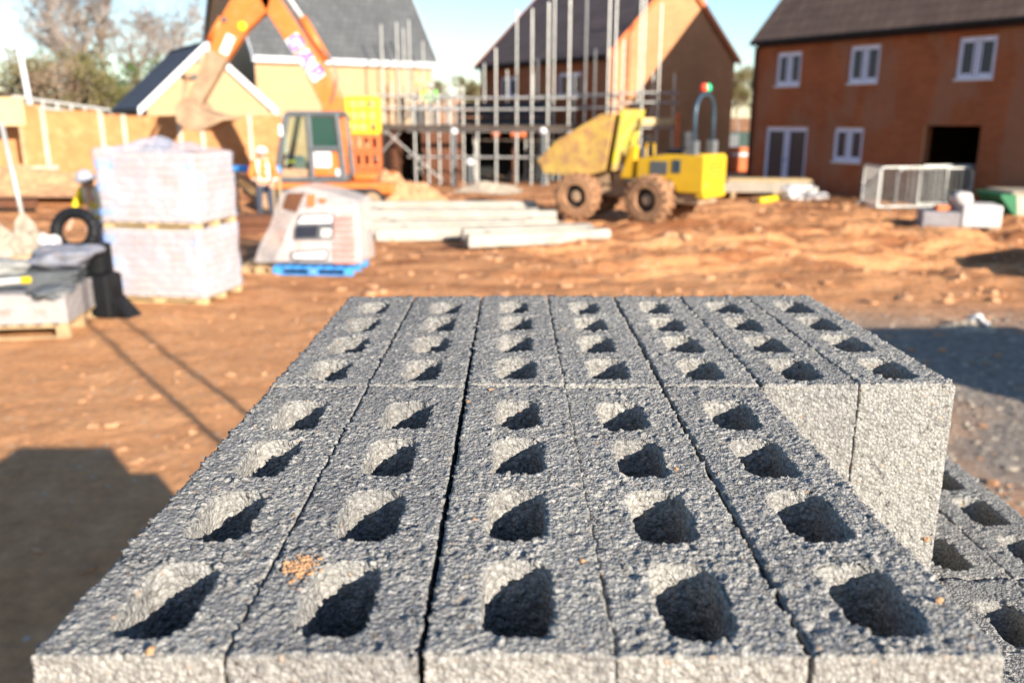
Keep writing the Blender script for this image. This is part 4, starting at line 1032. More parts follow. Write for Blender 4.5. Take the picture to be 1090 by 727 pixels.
# ---------------------------------------------------------------- CONCRETE BEAMS
beams = [((372, 233), (571, 233), .34), ((374, 237), (573, 238), .34), ((378, 242), (592, 242), .34), ((382, 247), (593, 246), .32), ((397, 252), (560, 250), .32), ((400, 257), (628, 251), .32), ((492, 261), (630, 256), .30), ((497, 266), (647, 259), .30)]
blab = ['rear pale concrete beam of the pile, raised on bearers', 'second pale concrete beam from the rear, raised on bearers', 'long pale concrete beam ending beside the front dumper wheel', 'long pale concrete beam just in front of the raised ones', 'pale concrete beam at the left front, behind the wrapped load',
        'longest front pale concrete beam, reaching from the wrapped load to the dumper', 'front pale concrete beam second from the near edge of the pile', 'nearest pale concrete beam with its right end farthest out']
for k, (a, b, w) in enumerate(beams):
    A, B = gnd(*a), gnd(*b); d = B - A; L = d.length; rz = math.atan2(d.y, d.x)
    lift = .10 if k in (0, 1, 2) else 0.
    zz = gz((A.x + B.x) / 2, (A.y + B.y) / 2)
    m = MB(); m.prism([(-w / 2, 0), (w / 2, 0), (w / 2, w * .55), (w * .42, w * .8), (-w * .42, w * .8), (-w / 2, w * .55)], 0, L, 'x')
    t = thing('concrete_beam', blab[k], 'beam', (A.x, A.y, zz + lift + .03), rz, 'pale concrete beams on the mud')
    m.build('beam', 'beamc', t, bevel=.02)
    for f in (.12, .85): MB().tube([(L * f, -.02, w * .78), (L * f, -.02, w * .78 + .05), (L * f + .1, -.02, w * .78 + .05), (L * f + .1, -.02, w * .78)], .012, 6).build('lifting_eye', 'galv_dark', t)
    if lift:
        for f in (.15, .8):
            q = A.lerp(B, f); o = MB().box((-.05, -w * .6, 0), (.05, w * .6, lift), bev=.004).build('bearer', 'wood', None, loc=(q.x, q.y, zz + .03)); o.rotation_euler.z = rz; tag(o, 'timber bearer under a pale concrete beam', 'bearer', 'bearers under the beams')

# ---------------------------------------------------------------- DUMPER
nw = at(691, 221, 18.9); h138 = R(140)
hd = vec(h138); lf = Vector((-hd.y, hd.x, 0))   # heading, left of heading (towards camera)
ax = Vector((nw.x, nw.y, 0)) - lf * .72
DP = thing('site_dumper', 'muddy yellow site dumper with raised skip and tall roll bar', 'dumper', (ax.x, ax.y, gz(ax.x, ax.y) - .03), h138)
BEND = Matrix.Translation((.95, 0, 0)) @ Matrix.Rotation(R(14), 4, 'Z') @ Matrix.Translation((-.95, 0, 0))
def wheel(x, y, s, bend):
    r, w = .53, .40
    m = MB(); m.lathe([(.27, -w / 2), (.44, -w / 2), (.50, -w * .42), (.515, -w * .2), (.515, w * .2), (.50, w * .42), (.44, w / 2), (.27, w / 2), (.27, -w / 2)], (0, 0, 0), 'y', 40, cap=False)
    # chevron lugs
    for k in range(18):
        for sd in (-1, 1):
            a = 2 * PI * (k + .25 * (sd > 0)) / 18; rot = Matrix.Rotation(-a, 3, 'Y')
            m.box((-.035, sd * .03 - .0, .505), (.035, sd * (w / 2 + .0), .545), rot=Matrix.Rotation(sd * R(24), 3, 'Z'), about=(0, sd * .1, .52))
            last = [Vector(v) for v in m.v[-8:]]; m.v[-8:] = [tuple(rot @ v) for v in last]
    mt = Matrix.Translation((x, y, .53))
    if bend: mt = BEND @ mt
    o = m.xf(mt).build('wheel', 'tyre', DP)
    rm = MB(); rm.lathe([(.13, .02), (.13, .10), (.10, .13), (.04, .14)], (0, 0, 0), 'y', 28)
    if s < 0: rm.xf(Matrix.Rotation(PI, 4, 'Z'))
    rm.xf(mt).build('rim', 'mudsteel', o)
    rd = MB(); rd.lathe([(.262, -.12), (.262, .055), (.21, .055), (.0, .02)], (0, 0, 0), 'y', 28)
    if s < 0: rd.xf(Matrix.Rotation(PI, 4, 'Z'))
    rd.xf(mt).build('wheel_disc', 'rubber', o)
for y in (.72, -.72): wheel(0, y, y, False)
for y in (.72, -.72): wheel(1.98, y, y, True)
# rear chassis + engine cover
MB().box((-1.05, -.42, .45), (.75, .42, .78), bev=.03).build('rear_chassis', 'mudsteel', DP)
m = MB(); m.prism([(-1.18, .70), (-.55, .70), (-.40, .95), (.45, .95), (.50, 1.0), (.48, 1.40), (-.2, 1.50), (-1.12, 1.52), (-1.18, 1.46)], -.52, .52, 'y')
ec = m.build('engine_cover', 'yellow', DP, bevel=.03)
MB().box((-.30, .522, 1.08), (.12, .535, 1.36), bev=.004).build('vent_panel', 'cabgrey', ec)
MB().box((-.62, .522, 1.12), (-.42, .535, 1.40), bev=.004).build('vent_panel', 'steel_blue', ec)
for k in range(5): MB().box((-1.196, -.36, 1.02 + k * .08), (-1.182, .36, 1.05 + k * .08), bev=.003).build('rear_grille_slat', 'orange', ec)
MB().box((-1.20, -.5, .60), (-1.0, .5, .74), bev=.02).build('rear_bumper', 'yellow', DP)
# mudguards / steps
MB().box((-.45, .44, .80), (.60, .60, .93), bev=.02).build('side_step', 'mudsteel', DP)
MB().box((-.45, -.60, .80), (.60, -.44, .93), bev=.02).build('side_step', 'mudsteel', DP)
# console, wheel, seat
m = MB(); m.prism([(.50, .95), (.80, .95), (.86, 1.1), (.62, 1.62), (.52, 1.62)], -.28, .28, 'y'); m.build('console', 'cabgrey', DP, bevel=.02)
m = MB(); m.prism([(.62, .95), (.95, .95), (.70, 1.62), (.60, 1.70), (.56, 1.68)], .30, .48, 'y'); m.build('front_frame', 'yellow', DP, bevel=.02)
sr = Matrix.Rotation(R(-35), 3, 'Y'); ring = [Vector((.5, 0, 1.78)) + sr @ Vector((.2 * math.cos(a), .2 * math.sin(a), 0)) for a in [2 * PI * k / 20 for k in range(21)]]
MB().tube(ring, .018, 8, cap=False).tube([(.6, 0, 1.62), (.5, 0, 1.78)], .025, 8).tube([ring[0], ring[10]], .014, 6).build('steering_wheel', 'rubber', DP, smooth=True)
MB().tube([(.35, .35, 1.45), (.35, .35, 1.72), (.15, .35, 1.72), (.15, .35, 1.48)], .022, 8).build('grab_rail', 'yellow', DP)
MB().box((-.5, -.24, 1.5), (-.05, .24, 1.62), bev=.04).box((-.58, -.24, 1.6), (-.46, .24, 1.98), bev=.05).build('seat', 'seat', DP)
# roll bar
rp = [(-.85, .42, 1.45)] + [(-.85, .42, 2.2)] + [(-.85, .42 * math.cos(a), 2.35 + .42 * math.sin(a)) for a in [PI * k / 10 for k in range(11)]] + [(-.85, -.42, 2.2), (-.85, -.42, 1.45)]
RB = MB().tube(rp, .045, 12).build('roll_bar', 'steel_blue', DP, smooth=True)
for y in (.42, -.42): MB().box((-.95, y - .1, 1.50), (-.75, y + .1, 1.80), bev=.02).build('roll_bar_foot', 'galv_dark', RB)
MB().lathe([(.05, 0), (.075, .02), (.07, .12), (.03, .16)], (-.85, .10, 2.82), n=14).build('beacon', 'redlamp', RB, smooth=True)
MB().lathe([(.05, 0), (.075, .02), (.07, .12), (.03, .16)], (-.85, -.08, 2.82), n=14).build('beacon', 'greenlamp', RB, smooth=True)
# front chassis, articulated
m = MB(); m.box((.7, -.22, .5), (2.4, .22, .82), bev=.03).box((1.85, -.55, .45), (2.12, .55, .62), bev=.03).xf(BEND); m.build('front_chassis', 'mudsteel', DP)
m = MB(); m.box((1.0, -.3, .80), (1.3, .3, 1.05), bev=.02).prism([(1.35, .8), (1.75, .8), (1.75, 1.15), (1.55, 1.3), (1.4, 1.1)], .25, .32, 'y').prism([(1.35, .8), (1.75, .8), (1.75, 1.15), (1.55, 1.3), (1.4, 1.1)], -.32, -.25, 'y').tube([(1.05, 0, .9), (1.5, 0, 1.3)], .05, 10).xf(BEND); m.build('skip_mount', 'mudsteel', DP)
m = MB(); m.tube([(.95, .2, .85), (1.3, .25, 1.5)], .06, 10).tube([(1.3, .25, 1.5), (1.22, .25, 1.75)], .03, 8).tube([(.75, .1, .9), (1.0, .2, 1.15), (1.25, .15, 1.0)], .02, 6).xf(BEND); m.build('tipping_ram', 'refl', DP)
# skip: open tub, lip to the front; built as outer and inner shells
prof_o = [(1.25, 1.12), (1.0, 2.35), (1.30, 2.30), (2.35, 1.72), (2.86, 1.28), (2.75, 1.02), (1.75, .98)]
def shell(prof, hw_low, hw_top, t):
    # prof points: (x, z); width grows with height
    cx = 1.75
    def wv(x, z): return hw_low + (hw_top - hw_low) * min(1, max(0, (z - 1.0) / .9))
    vs = []
    for sgn in (1, -1):
        for x, z in prof: vs.append((x, sgn * wv(x, z), z))
    n = len(prof); return vs, n
m = MB(); vs, n = shell(prof_o, .62, .86, 0)
fs = [tuple(range(n)), tuple(range(n, 2 * n))[::-1]]
for i in range(n):
    j = (i + 1) % n
    if i in (1, 2, 3): continue       # open top between the back lip and the front lip
    fs.append((i, i + n, j + n, j))
m.add(vs, fs).xf(BEND @ Matrix.Translation((.12, 0, 0)))
me = bpy.data.meshes.new('skip'); me.from_pydata(m.v, [], m.f); me.materials.append(M['skipy'])
SK = bpy.data.objects.new('skip', me); C.objects.link(SK); SK.parent = DP
sol = SK.modifiers.new('wall', 'SOLIDIFY'); sol.thickness = .03; sol.offset = 0; bv = SK.modifiers.new('bev', 'BEVEL'); bv.width = .01
# raised back panel (bright) and rim
m = MB(); m.add([BEND @ Vector(v) for v in ((1.22, .66, 1.12), (1.22, -.66, 1.12), (.97, -.80, 2.46), (.97, .80, 2.46), (1.26, .66, 1.12), (1.26, -.66, 1.12), (1.02, -.80, 2.46), (1.02, .80, 2.46))], [(0, 1, 2, 3), (7, 6, 5, 4), (0, 4, 5, 1), (1, 5, 6, 2), (2, 6, 7, 3), (3, 7, 4, 0)])
m.v = [(v[0] - .07, v[1] + .02, v[2]) for v in m.v]; m.build('skip_back', 'limeyellow', DP)
rim = [BEND @ Vector((p[0] + .12, p[1], p[2])) for p in ((1.0, .87, 2.36), (1.3, .87, 2.31), (2.35, .85, 1.74), (2.86, .73, 1.30), (2.86, -.73, 1.30), (2.35, -.85, 1.74), (1.3, -.87, 2.31), (1.0, -.87, 2.36))]
MB().tube(rim, .035, 8).build('skip_rim', 'skipy', SK)

# ---------------------------------------------------------------- BRICK PACKS (left)
fl_ = gnd(121, 320); fr_ = gnd(224, 322)
ang = math.atan2(fr_.y - fl_.y, fr_.x - fl_.x); W = (fr_ - fl_).length; Dp = 1.0
ctr = (fl_ + fr_) / 2 + Vector((-math.sin(ang), math.cos(ang), 0)) * Dp / 2
ang += R(-5)
gz0 = gz(ctr.x, ctr.y)
def brickpack(z, label, h):
    t = thing('brick_pack', label, 'brick pack', (ctr.x, ctr.y, z), ang, 'stacked wrapped brick packs')
    rnd = random.Random(int(z * 100)); cour = 9; m = MB(); hh = h / cour
    bw = W / 6
    for c in range(cour):
        for i in range(6):
            for (ya, yb) in ((-Dp / 2, -Dp / 2 + .11), (Dp / 2 - .11, Dp / 2)):
                o = rnd.uniform(-.006, .006); m.box((-W / 2 + i * bw + .004, ya + o, c * hh + .003), (-W / 2 + (i + 1) * bw - .004, yb + o, (c + 1) * hh - .003))
        for j in range(7):
            dd = (Dp - .22) / 7
            for (xa, xb) in ((-W / 2, -W / 2 + .2), (W / 2 - .2, W / 2)):
                m.box((xa, -Dp / 2 + .112 + j * dd, c * hh + .003), (xb, -Dp / 2 + .108 + (j + 1) * dd, (c + 1) * hh - .003))
    m.box((-W / 2 + .15, -Dp / 2 + .12, 0), (W / 2 - .15, Dp / 2 - .12, h - .01))
    m.build('bricks', 'packbrick', t)
    # film a little outside the bricks, billowing
    bm = bmesh.new(); bmesh.ops.create_cube(bm, size=1)
    bmesh.ops.subdivide_edges(bm, edges=bm.edges, cuts=22, use_grid_fill=True)
    for v in bm.verts:
        c = v.co.copy(); n = noise.noise(Vector((c.x * 5, c.y * 5, c.z * 5 + z * 9))); n2 = noise.noise(Vector((c.x * 14, c.y * 14, c.z * 9 + z * 3)))
        k = .028 + .022 * n + .010 * n2
        top = .13 * (1 - 2.1 * abs(c.x + .08)) * (1 + n) * (1 if z > 1 else 0) if c.z > .49 else 0
        v.co = Vector((c.x * (W + 2 * k), c.y * (Dp + 2 * k), (c.z + .5) * (h + .02) - .01 + (top + .02 * n) * (c.z > .45)))
    me = bpy.data.meshes.new('film'); bm.to_mesh(me); bm.free(); me.materials.append(M['film']); me.polygons.foreach_set('use_smooth', [True] * len(me.polygons))
    o = bpy.data.objects.new('film', me); C.objects.link(o); o.parent = t
    # pale blue printed patches along both upright corners, uneven
    for s, xx in ((-1, -W / 2), (1, W / 2)):
        for k in range(3):
            zc = h * (.08 + .33 * k) + rnd.uniform(0, .04); ww = rnd.uniform(.14, .24) if s < 0 else rnd.uniform(.08, .14)
            MB().box((xx - .03 if s < 0 else xx - ww, -Dp / 2 - .014, zc), (xx + ww if s < 0 else xx - .01, -Dp / 2 - .010, zc + h * rnd.uniform(.10, .16)), bev=.001).build('blue_print', 'bluefilm', t)
    for k in range(2):
        zc = h * (.15 + .4 * k); MB().box((W / 2 + .010, -Dp / 2 + .1, zc), (W / 2 + .014, -Dp / 2 + rnd.uniform(.2, .3), zc + h * .14)).build('blue_print', 'bluefilm', t)
    return t
ph = 1.0
hb = .90
brickpack(gz0 + .10, 'lower film wrapped pack of pale bricks beside the black pipe', hb)
brickpack(gz0 + .10 + hb + .10, 'upper film wrapped pack of pale bricks with billowing film top', hb)
m = pallet('timber_pallet', 'pale timber pallet under the lower brick pack', (ctr.x, ctr.y, gz0), ang, W * 1.02, Dp, 'paleboard', .10)
m = pallet('timber_pallet', 'thin timber pallet between the two brick packs', (ctr.x, ctr.y, gz0 + .10 + hb), ang, W * 1.02, Dp, 'paleboard', .10)

# ---------------------------------------------------------------- LEFT MATERIALS PILE
p1 = gnd(60, 362); base = Vector((p1.x - .95, p1.y + .55, 0)); bz = gz(base.x, base.y)
a_ = R(9)
pallet('timber_pallet', 'weathered timber pallet at the left edge under grey wrapped slabs', (base.x, base.y, bz), a_, 1.9, 1.1, 'wood', .17)
t = thing('slab_pack', 'film wrapped pack of grey slabs with red marks on the left pallet', 'slab pack', (base.x, base.y, bz + .172), a_)
m = MB()
for k in range(4): m.box((-.93, -.53, k * .085), (.93, .53, (k + 1) * .085 - .008), bev=.006)
m.build('slabs', 'greyslab', t); MB().box((-.95, -.55, 0), (.95, .55, .345), bev=.01).build('film', 'film2', t)
for x in (.3, .68): MB().box((x - .06, -.556, .12), (x + .06, -.552, .17)).build('red_mark', 'redprint', t)
top = bz + .172 + .35
t = thing('roof_slates', 'dark slates stacked loosely on the wrapped slabs', 'slates', (base.x + .1, base.y + .2, top), a_ + .1)
m = MB()
for k in range(7): m.box((-.6 + random.uniform(-.05, .05), -.3 + random.uniform(-.04, .04), k * .022), (.75 + random.uniform(-.05, .05), .3, k * .022 + .018), rot=Matrix.Rotation(random.uniform(-.05, .05), 3, 'Z'))
m.build('slates', 'slate', t)
a, b = Vector((-.95, -.45, 0)), Vector((.72, -.5, .12))
o = MB().tube([a, a.lerp(b, .45)], .035, 10).build('spirit_rod', 'refl', None, smooth=True, loc=(base.x, base.y, top + .05)); tag(o, 'pale rod with green and yellow end lying across the wrapped slabs', 'rod')
MB().tube([a.lerp(b, .45), a.lerp(b, .75)], .037, 10).build('sleeve', 'green', o); MB().tube([a.lerp(b, .75), a.lerp(b, .95)], .035, 10).build('sleeve', 'refl', o); MB().tube([a.lerp(b, .95), b], .04, 10).build('tip', 'brightyellow', o)
def bagshape(name, label, loc, sx_, sy_, sz_, mat, seed, cat='bag'):
    vs, fs = rock_bm(1, seed, 4, .35, 1.); o = MB().add([Vector((v.x * sx_, v.y * sy_, v.z * sz_)) for v in vs], fs).build(name, mat, None, smooth=True, loc=loc); tag(o, label, cat); return o
bagshape('rubble_sack', 'shiny grey sack slumped on the dark slates', (base.x + .62, base.y + .45, top + .27), .36, .28, .15, 'bag', 80)
bagshape('rubble_sack', 'white end of a sack beside the black pipe ring', (base.x + .40, base.y + .6, top + .40), .13, .14, .13, 'poly', 83)
bagshape('crumpled_sheet', 'crumpled dark sheet hanging over the right end of the wrapped slabs', (base.x + .80, base.y - .25, top - .02), .22, .30, .07, 'slate', 84, 'sheet')
bagshape('crumpled_sheet', 'crumpled pale film lying on the left of the wrapped slabs', (base.x - .30, base.y - .10, top + .06), .40, .26, .09, 'film2', 85, 'sheet')
bagshape('rubble_sack', 'small dirty grey sack half way along the wrapped slabs', (base.x + .15, base.y + .05, top + .22), .24, .2, .10, 'greyslab', 86)
o = MB().box((-.7, -.05, 0), (.5, .05, .03), bev=.004).build('plank', 'wood', None, loc=(base.x - .1, base.y + .3, top + .24)); o.rotation_euler = (0, R(-6), R(22)); tag(o, 'short plank lying askew on the dark slates', 'plank')
t = heap('ash_heap', 'heap of grey broken rubble behind the left pallet', base.x - .8, base.y + 1.5, 1.5, 1.1, 1.15, 'rubble', 12)
# black corrugated pipe: a ring standing and the dark coil below it
rc = at(80, 246, 10.6)
t = thing('pipe_coil', 'black corrugated pipe bent into a standing ring by the brick packs', 'pipe', (rc.x, rc.y, gz(rc.x, rc.y)), R(-8))
rr_ = .27; cz = rc.z - gz(rc.x, rc.y)
pts = [(rr_ * math.cos(a) * .95, .05 * math.sin(a), cz + rr_ * .82 * math.sin(a)) for a in [2 * PI * k / 40 for k in range(41)]]
rad = [.07 + .006 * (k % 2) for k in range(41)]
MB().tube(pts, rad, 14, cap=False).build('ring', 'black', t, smooth=False)
m = MB()
for k in range(26):
    z = k * .035; m.lathe([(.16, z), (.175, z + .008), (.175, z + .026), (.16, z + .034)], (.22 + .0 * k, .05, 0), 'z', 20)
m.build('upright_pipe', 'black', t)
m = MB(); m.box((-.05, -.22, 0), (.50, .12, .56), bev=.05).prism([(.42, 0), (.72, 0), (.42, .35)], -.2, .1, 'y').build('chamber', 'black', t)

tp, bt = at(1, 130, 13), at(18, 238, 13)
t = thing('steel_tube', 'thin galvanised tube standing upright at the left edge', 'tube', (bt.x + .1, 13, gz(bt.x, 13)), 0)
MB().tube([(0.08, 0, 0), (tp.x - bt.x - .1, 0, tp.z)], .035, 10).build('tube', 'galv', t, smooth=True)
MB().box((-.1, -.12, 0), (.26, .12, .09), bev=.02).build('foot_block', 'greyslab', t)

# ---------------------------------------------------------------- WRAPPED LOAD on blue pallet
WA, WB = gnd(266, 290), gnd(384, 292); wrz = math.atan2(WB.y - WA.y, WB.x - WA.x); wc = (WA + WB) / 2; wl = (WB - WA).length
wc = wc + Vector((0, .45, 0)); wz = gz(wc.x, wc.y)
pallet('blue_pallet', 'blue painted pallet under the wrapped red and white load', (wc.x + .18, wc.y, wz), wrz, 1.3, 1.0, 'blue', .14)
pallet('timber_pallet', 'plain timber pallet left of the blue pallet under the wrapped load', (wc.x - .78, wc.y + .05, wz), wrz + R(10), .6, .9, 'wood', .13)
WL = thing('wrapped_load', 'film wrapped red and white machine housing with black framed openings', 'wrapped load', (wc.x, wc.y, wz + .145), wrz)
def Wp(x, y): q = at(x, y, wc.y - .42); return (q.x - wc.x, q.z - wz - .145)
prof = [Wp(270, 281), Wp(276, 262), Wp(288, 240), Wp(300, 205), Wp(322, 198), Wp(352, 204), Wp(384, 214), Wp(387, 250), Wp(389, 281)]
# solid cartons behind, panels proud of the film
m = MB(); ins = [Wp(292, 279), Wp(312, 232), Wp(330, 214), Wp(380, 219), Wp(383, 279)]
m.prism(ins, -.36, .38, 'y'); m.build('housing', mat_plain('pinkish_cartons', (.62, .42, .38), .6, var=.2, scale=4, dirt=(.75, .70, .68), dirt_amt=.6), WL, bevel=.02)
m = MB(); m.prism(prof, -.42, .44, 'y'); fo = m.build('film', 'film2', WL, bevel=.03)
def panel(pts, y, nm, mat, par):
    m = MB(); q = [Wp(*p) for p in pts]; m.prism(q, y, y + .012, 'y'); return m.build(nm, mat, par)
pn = panel([(322, 228), (360, 227), (359, 254), (316, 255), (316, 246)], -.438, 'side_window_surround', 'cabgrey', WL)
panel([(325, 230), (358, 229), (357, 237), (320, 238)], -.452, 'label_strip', 'white', pn)
panel([(318, 241), (342, 240), (340, 252), (318, 253)], -.452, 'side_window', 'glass', pn)
panel([(346, 243), (357, 243), (356, 252), (345, 252)], -.452, 'label_strip', 'refl', pn)
pn2 = panel([(312, 268), (353, 265), (352, 277), (313, 277)], -.438, 'number_plate_surround', 'cabgrey', WL)
panel([(315, 270), (351, 267), (350, 275), (315, 275)], -.452, 'number_plate', 'white', pn2)
pn3 = panel([(303, 222), (308, 206), (328, 205), (318, 226)], -.438, 'opening_shade_plate', 'brownbrick', WL)  # flat brown plate, the shade of an opening put into its colour
o = panel([(330, 207), (339, 207), (338, 220), (330, 220)], -.438, 'orange_panel', 'pipe_orange', WL); panel([(343, 210), (352, 212), (350, 216), (343, 215)], -.438, 'orange_panel', 'pipe_orange', WL)
m = MB()
for k in range(5): m.box((-.62 + .09 * k, -.2, .25 + .05 * k), (-.5 + .09 * k, .2, .42 + .05 * k), bev=.02)
m.build('orange_cartons', 'pipe_orange', WL)
m = MB()
for k in range(8): m.box((.52, -.436, .04 + k * .1), (.88, -.43, .10 + k * .1))
m.build('red_lettering_bands', 'redprint', WL)

# ---------------------------------------------------------------- clutter in the middle left: blue pipe, crates
A, B = at(240, 180, 19.6), at(299, 181, 19.6)
o = MB().tube([A - A, B - A], .085, 14).build('blue_pipe', 'blue', None, smooth=True, loc=A); tag(o, 'bright blue water pipe lying on trestles behind the wrapped loads', 'pipe')
for k, f in enumerate((.1, .9)):
    q = A.lerp(B, f); gq = gz(q.x, q.y); t = thing('trestle', ['timber trestle under the left end of the blue pipe', 'timber trestle under the right end of the blue pipe'][k], 'trestle', (q.x, q.y, gq))
    hh = q.z - .09 - gq; MB().box((-.04, -.35, hh - .08), (.04, .35, hh), bev=.005).build('rail', 'wood', t)
    for y in (-.3, .3): MB().box((-.03, y - .03, 0), (.03, y + .03, hh - .08)).build('leg', 'wood', t)
p = at(262, 215, 18); t = thing('timber_stack', 'brown timber baulks stacked under the blue pipe', 'timber', (p.x, 18.2, gz(p.x, 18.2)))
for k in range(6): MB().box((-1.2 + (k % 2) * .05, -.3 + (k % 3) * .2, (k // 3) * .2), (.9, -.12 + (k % 3) * .2, (k // 3) * .2 + .18), bev=.01).build('baulk', 'brownbrick', t)
for k, (x, y, lab, mt) in enumerate(((28, 212, 'pale concrete kerb lying on the left soil, left one', 'beamc'), (60, 206, 'pale concrete kerb lying on the left soil, right one', 'beamc'), (35, 225, 'brown timber sleeper lying across the left soil', 'brownbrick'))):
    p = gnd(x, y); o = MB().box((-1.0, -.12, 0), (1.0, .12, .16), bev=.02).build('kerb' if k < 2 else 'sleeper', mt, None, loc=(p.x, p.y - 1.5, gz(p.x, p.y - 1.5) + .12 + (k == 2) * .05)); o.rotation_euler.z = R(4 - 5 * k); tag(o, lab, 'kerb' if k < 2 else 'sleeper')

# ---------------------------------------------------------------- RIGHT CLUTTER
# timber boards on bearers, left of the barriers
p = gnd(826, 216); p.x -= 0
t = thing('board_stack', 'low stack of long pale boards before the patio doors', 'boards', (p.x, p.y + .6, gz(p.x, p.y)), R(-8))
for k in range(5):
    MB().box((-1.5 + .05 * k, -.5 + .02 * k, .18 + k * .075), (1.25 - .04 * k, .5, .235 + k * .075), bev=.004).build('board_layer', 'concrete' if k < 4 else 'paleboard', t)
for x in (-1.2, 0, .9): MB().box((x, -.5, 0), (x + .12, .5, .178)).build('bearer', 'wood', t)
p = gnd(858, 219)
t = thing('white_sacks', 'white wrapped sacks piled right of the board stack', 'sacks', (p.x, p.y, gz(p.x, p.y)), R(5)); rnd = random.Random(8)
for k in range(5):
    vs, fs = rock_bm(1, 90 + k, 3, .25, 1); MB().add([Vector((v.x * .34 + (-.35 + .35 * (k % 3)), v.y * .2 + .1 * (k // 3), v.z * .12 + .12 + .2 * (k // 3))) for v in vs], fs).build('sack', 'poly', t, smooth=True)
A, B = gnd(808, 221), gnd(836, 217); o = MB().tube([(0, 0, 0), B - A], .09, 12).build('yellow_pipe', 'brightyellow', None, smooth=True, loc=(A.x, A.y, gz(A.x, A.y) + .1)); tag(o, 'short yellow pipe lying on mud in front of the board stack', 'pipe')
# crowd barriers
def crowd_barrier(label, loc, rz, w=2.3, h=1.1):
    t = thing('crowd_barrier', label, 'barrier', loc, rz, 'steel crowd barriers by the brick house')
    r = .12; pts = [(-w / 2, 0, .12), (-w / 2, 0, h - r)] + [(-w / 2 + r - r * math.cos(a), 0, h - r + r * math.sin(a)) for a in (R(30), R(60), R(90))] + [(w / 2 - r + r * math.sin(a), 0, h - r + r * math.cos(a)) for a in (0, R(30), R(60), R(90))] + [(w / 2, 0, .12), (-w / 2, 0, .12)]
    MB().tube(pts, .032, 8, cap=False).build('frame', 'galv', t, smooth=True)
    for k in range(13): x = -w / 2 + w * (k + 1) / 14; MB().tube([(x, 0, .14), (x, 0, h - .02)], .009, 6).build('bar', 'galv', t)
    for x in (-w * .36, w * .36): MB().tube([(x, -.3, .02), (x, -.05, .12), (x, .05, .12), (x, .3, .02)], .02, 8).build('foot', 'galv', t)
for k, (xa, xb, yb_, lab) in enumerate(((932, 1003, 228, 'galvanised crowd barrier standing nearest the camera'), (952, 1030, 225.5, 'galvanised crowd barrier in the middle of the leaning group'), (975, 1042, 224, 'galvanised crowd barrier farthest right before the doorway'), (915, 934, 224, 'galvanised crowd barrier turned end on at the left of the group'))):
    A, B = gnd(xa, yb_), gnd(xb, yb_ - 1); c = (A + B) / 2; w = (B - A).length; 
    rz = math.atan2((B - A).y, (B - A).x) 
    if k == 3: rz += R(60); w = 2.0
    crowd_barrier(lab, (c.x, c.y, gz(c.x, c.y)), rz, w if k < 3 else 1.6, 1.12)
# white block pallet
p = gnd(1030, 248)
t = thing('white_crate', 'white wrapped crate with mauve grey end panel on the mud', 'crate', (p.x, p.y + .5, gz(p.x, p.y) + .02), R(-16))
MB().box((-.78, -.4, 0), (-.02, .4, .42), bev=.03).build('end_box', 'lilac', t); MB().box((.0, -.42, .1), (.78, .42, .58), bev=.04).build('white_box', 'poly', t)
MB().box((.05, -.4, 0), (.2, .4, .098)).box((.58, -.4, 0), (.73, .4, .098)).build('bearer', 'wood', t)
vs, fs = rock_bm(1, 97, 3, .3, 1); o = MB().add([Vector((v.x * .24, v.y * .2, v.z * .17)) for v in vs], fs).build('white_sack', 'poly', None, smooth=True, loc=(p.x + .05, p.y + .5, gz(p.x, p.y) + .70)); tag(o, 'small white sack lying on the white wrapped crate', 'sack')
o = MB().box((-.14, -.1, 0), (.14, .1, .12), bev=.02).build('orange_brick_bundle', 'pipe_orange', None, loc=(p.x - .38, p.y + .5, gz(p.x, p.y) + .445)); tag(o, 'small orange bundle on the mauve end of the white crate', 'bundle')
p = gnd(1079, 238); t = thing('green_skip', 'green ended grey skip at the right picture edge', 'skip', (p.x + 1.0, p.y + .9, gz(p.x, p.y) - .08), R(-6))
m = MB(); m.prism([(-1.1, .55), (-.75, .1), (1.2, .1), (1.6, .55), (1.55, .58), (-1.05, .58)], -.7, .7, 'y'); m.build('body', 'concrete', t, bevel=.02)
MB().prism([(-1.16, .56), (-.8, .12), (-.72, .12), (-.8, .60), (-1.12, .60)], -.72, .72, 'y').build('end_panel', 'green', t)
MB().box((-.9, -.72, .585), (1.5, .72, .66), bev=.02).build('top_load', 'rubble', t); MB().box((-.7, -.6, 0), (-.5, .6, .098)).box((.9, -.6, 0), (1.1, .6, .098)).build('skid', 'wood', t)
# far machine in the gap
p = at(789, 155, 44); t = thing('far_container', 'dark green container glimpsed in the gap between the brick houses', 'container', (p.x, 46, gz(p.x, 46)), R(10))
MB().box((-1.4, -1, .1), (1.4, 1, 1.7), bev=.04).build('body', mat_plain('dark_green_paint', (.02, .05, .04), .6, var=.3), t); MB().box((-1.35, -1.03, .3), (-.05, -1.005, 1.6), bev=.01).build('door', 'cabgrey', t)
o = MB().box((-.5, -.25, 0), (.5, .25, 1.1), bev=.08).build('water_barrier', 'pipe_orange', None, loc=(at(787, 160, 40).x, 40, gz(8, 40))); tag(o, 'orange plastic barrier seen in the gap between the houses', 'barrier')
MB().box((-.4, -.262, .7), (.4, -.252, .85)).build('stripe', 'white', o)

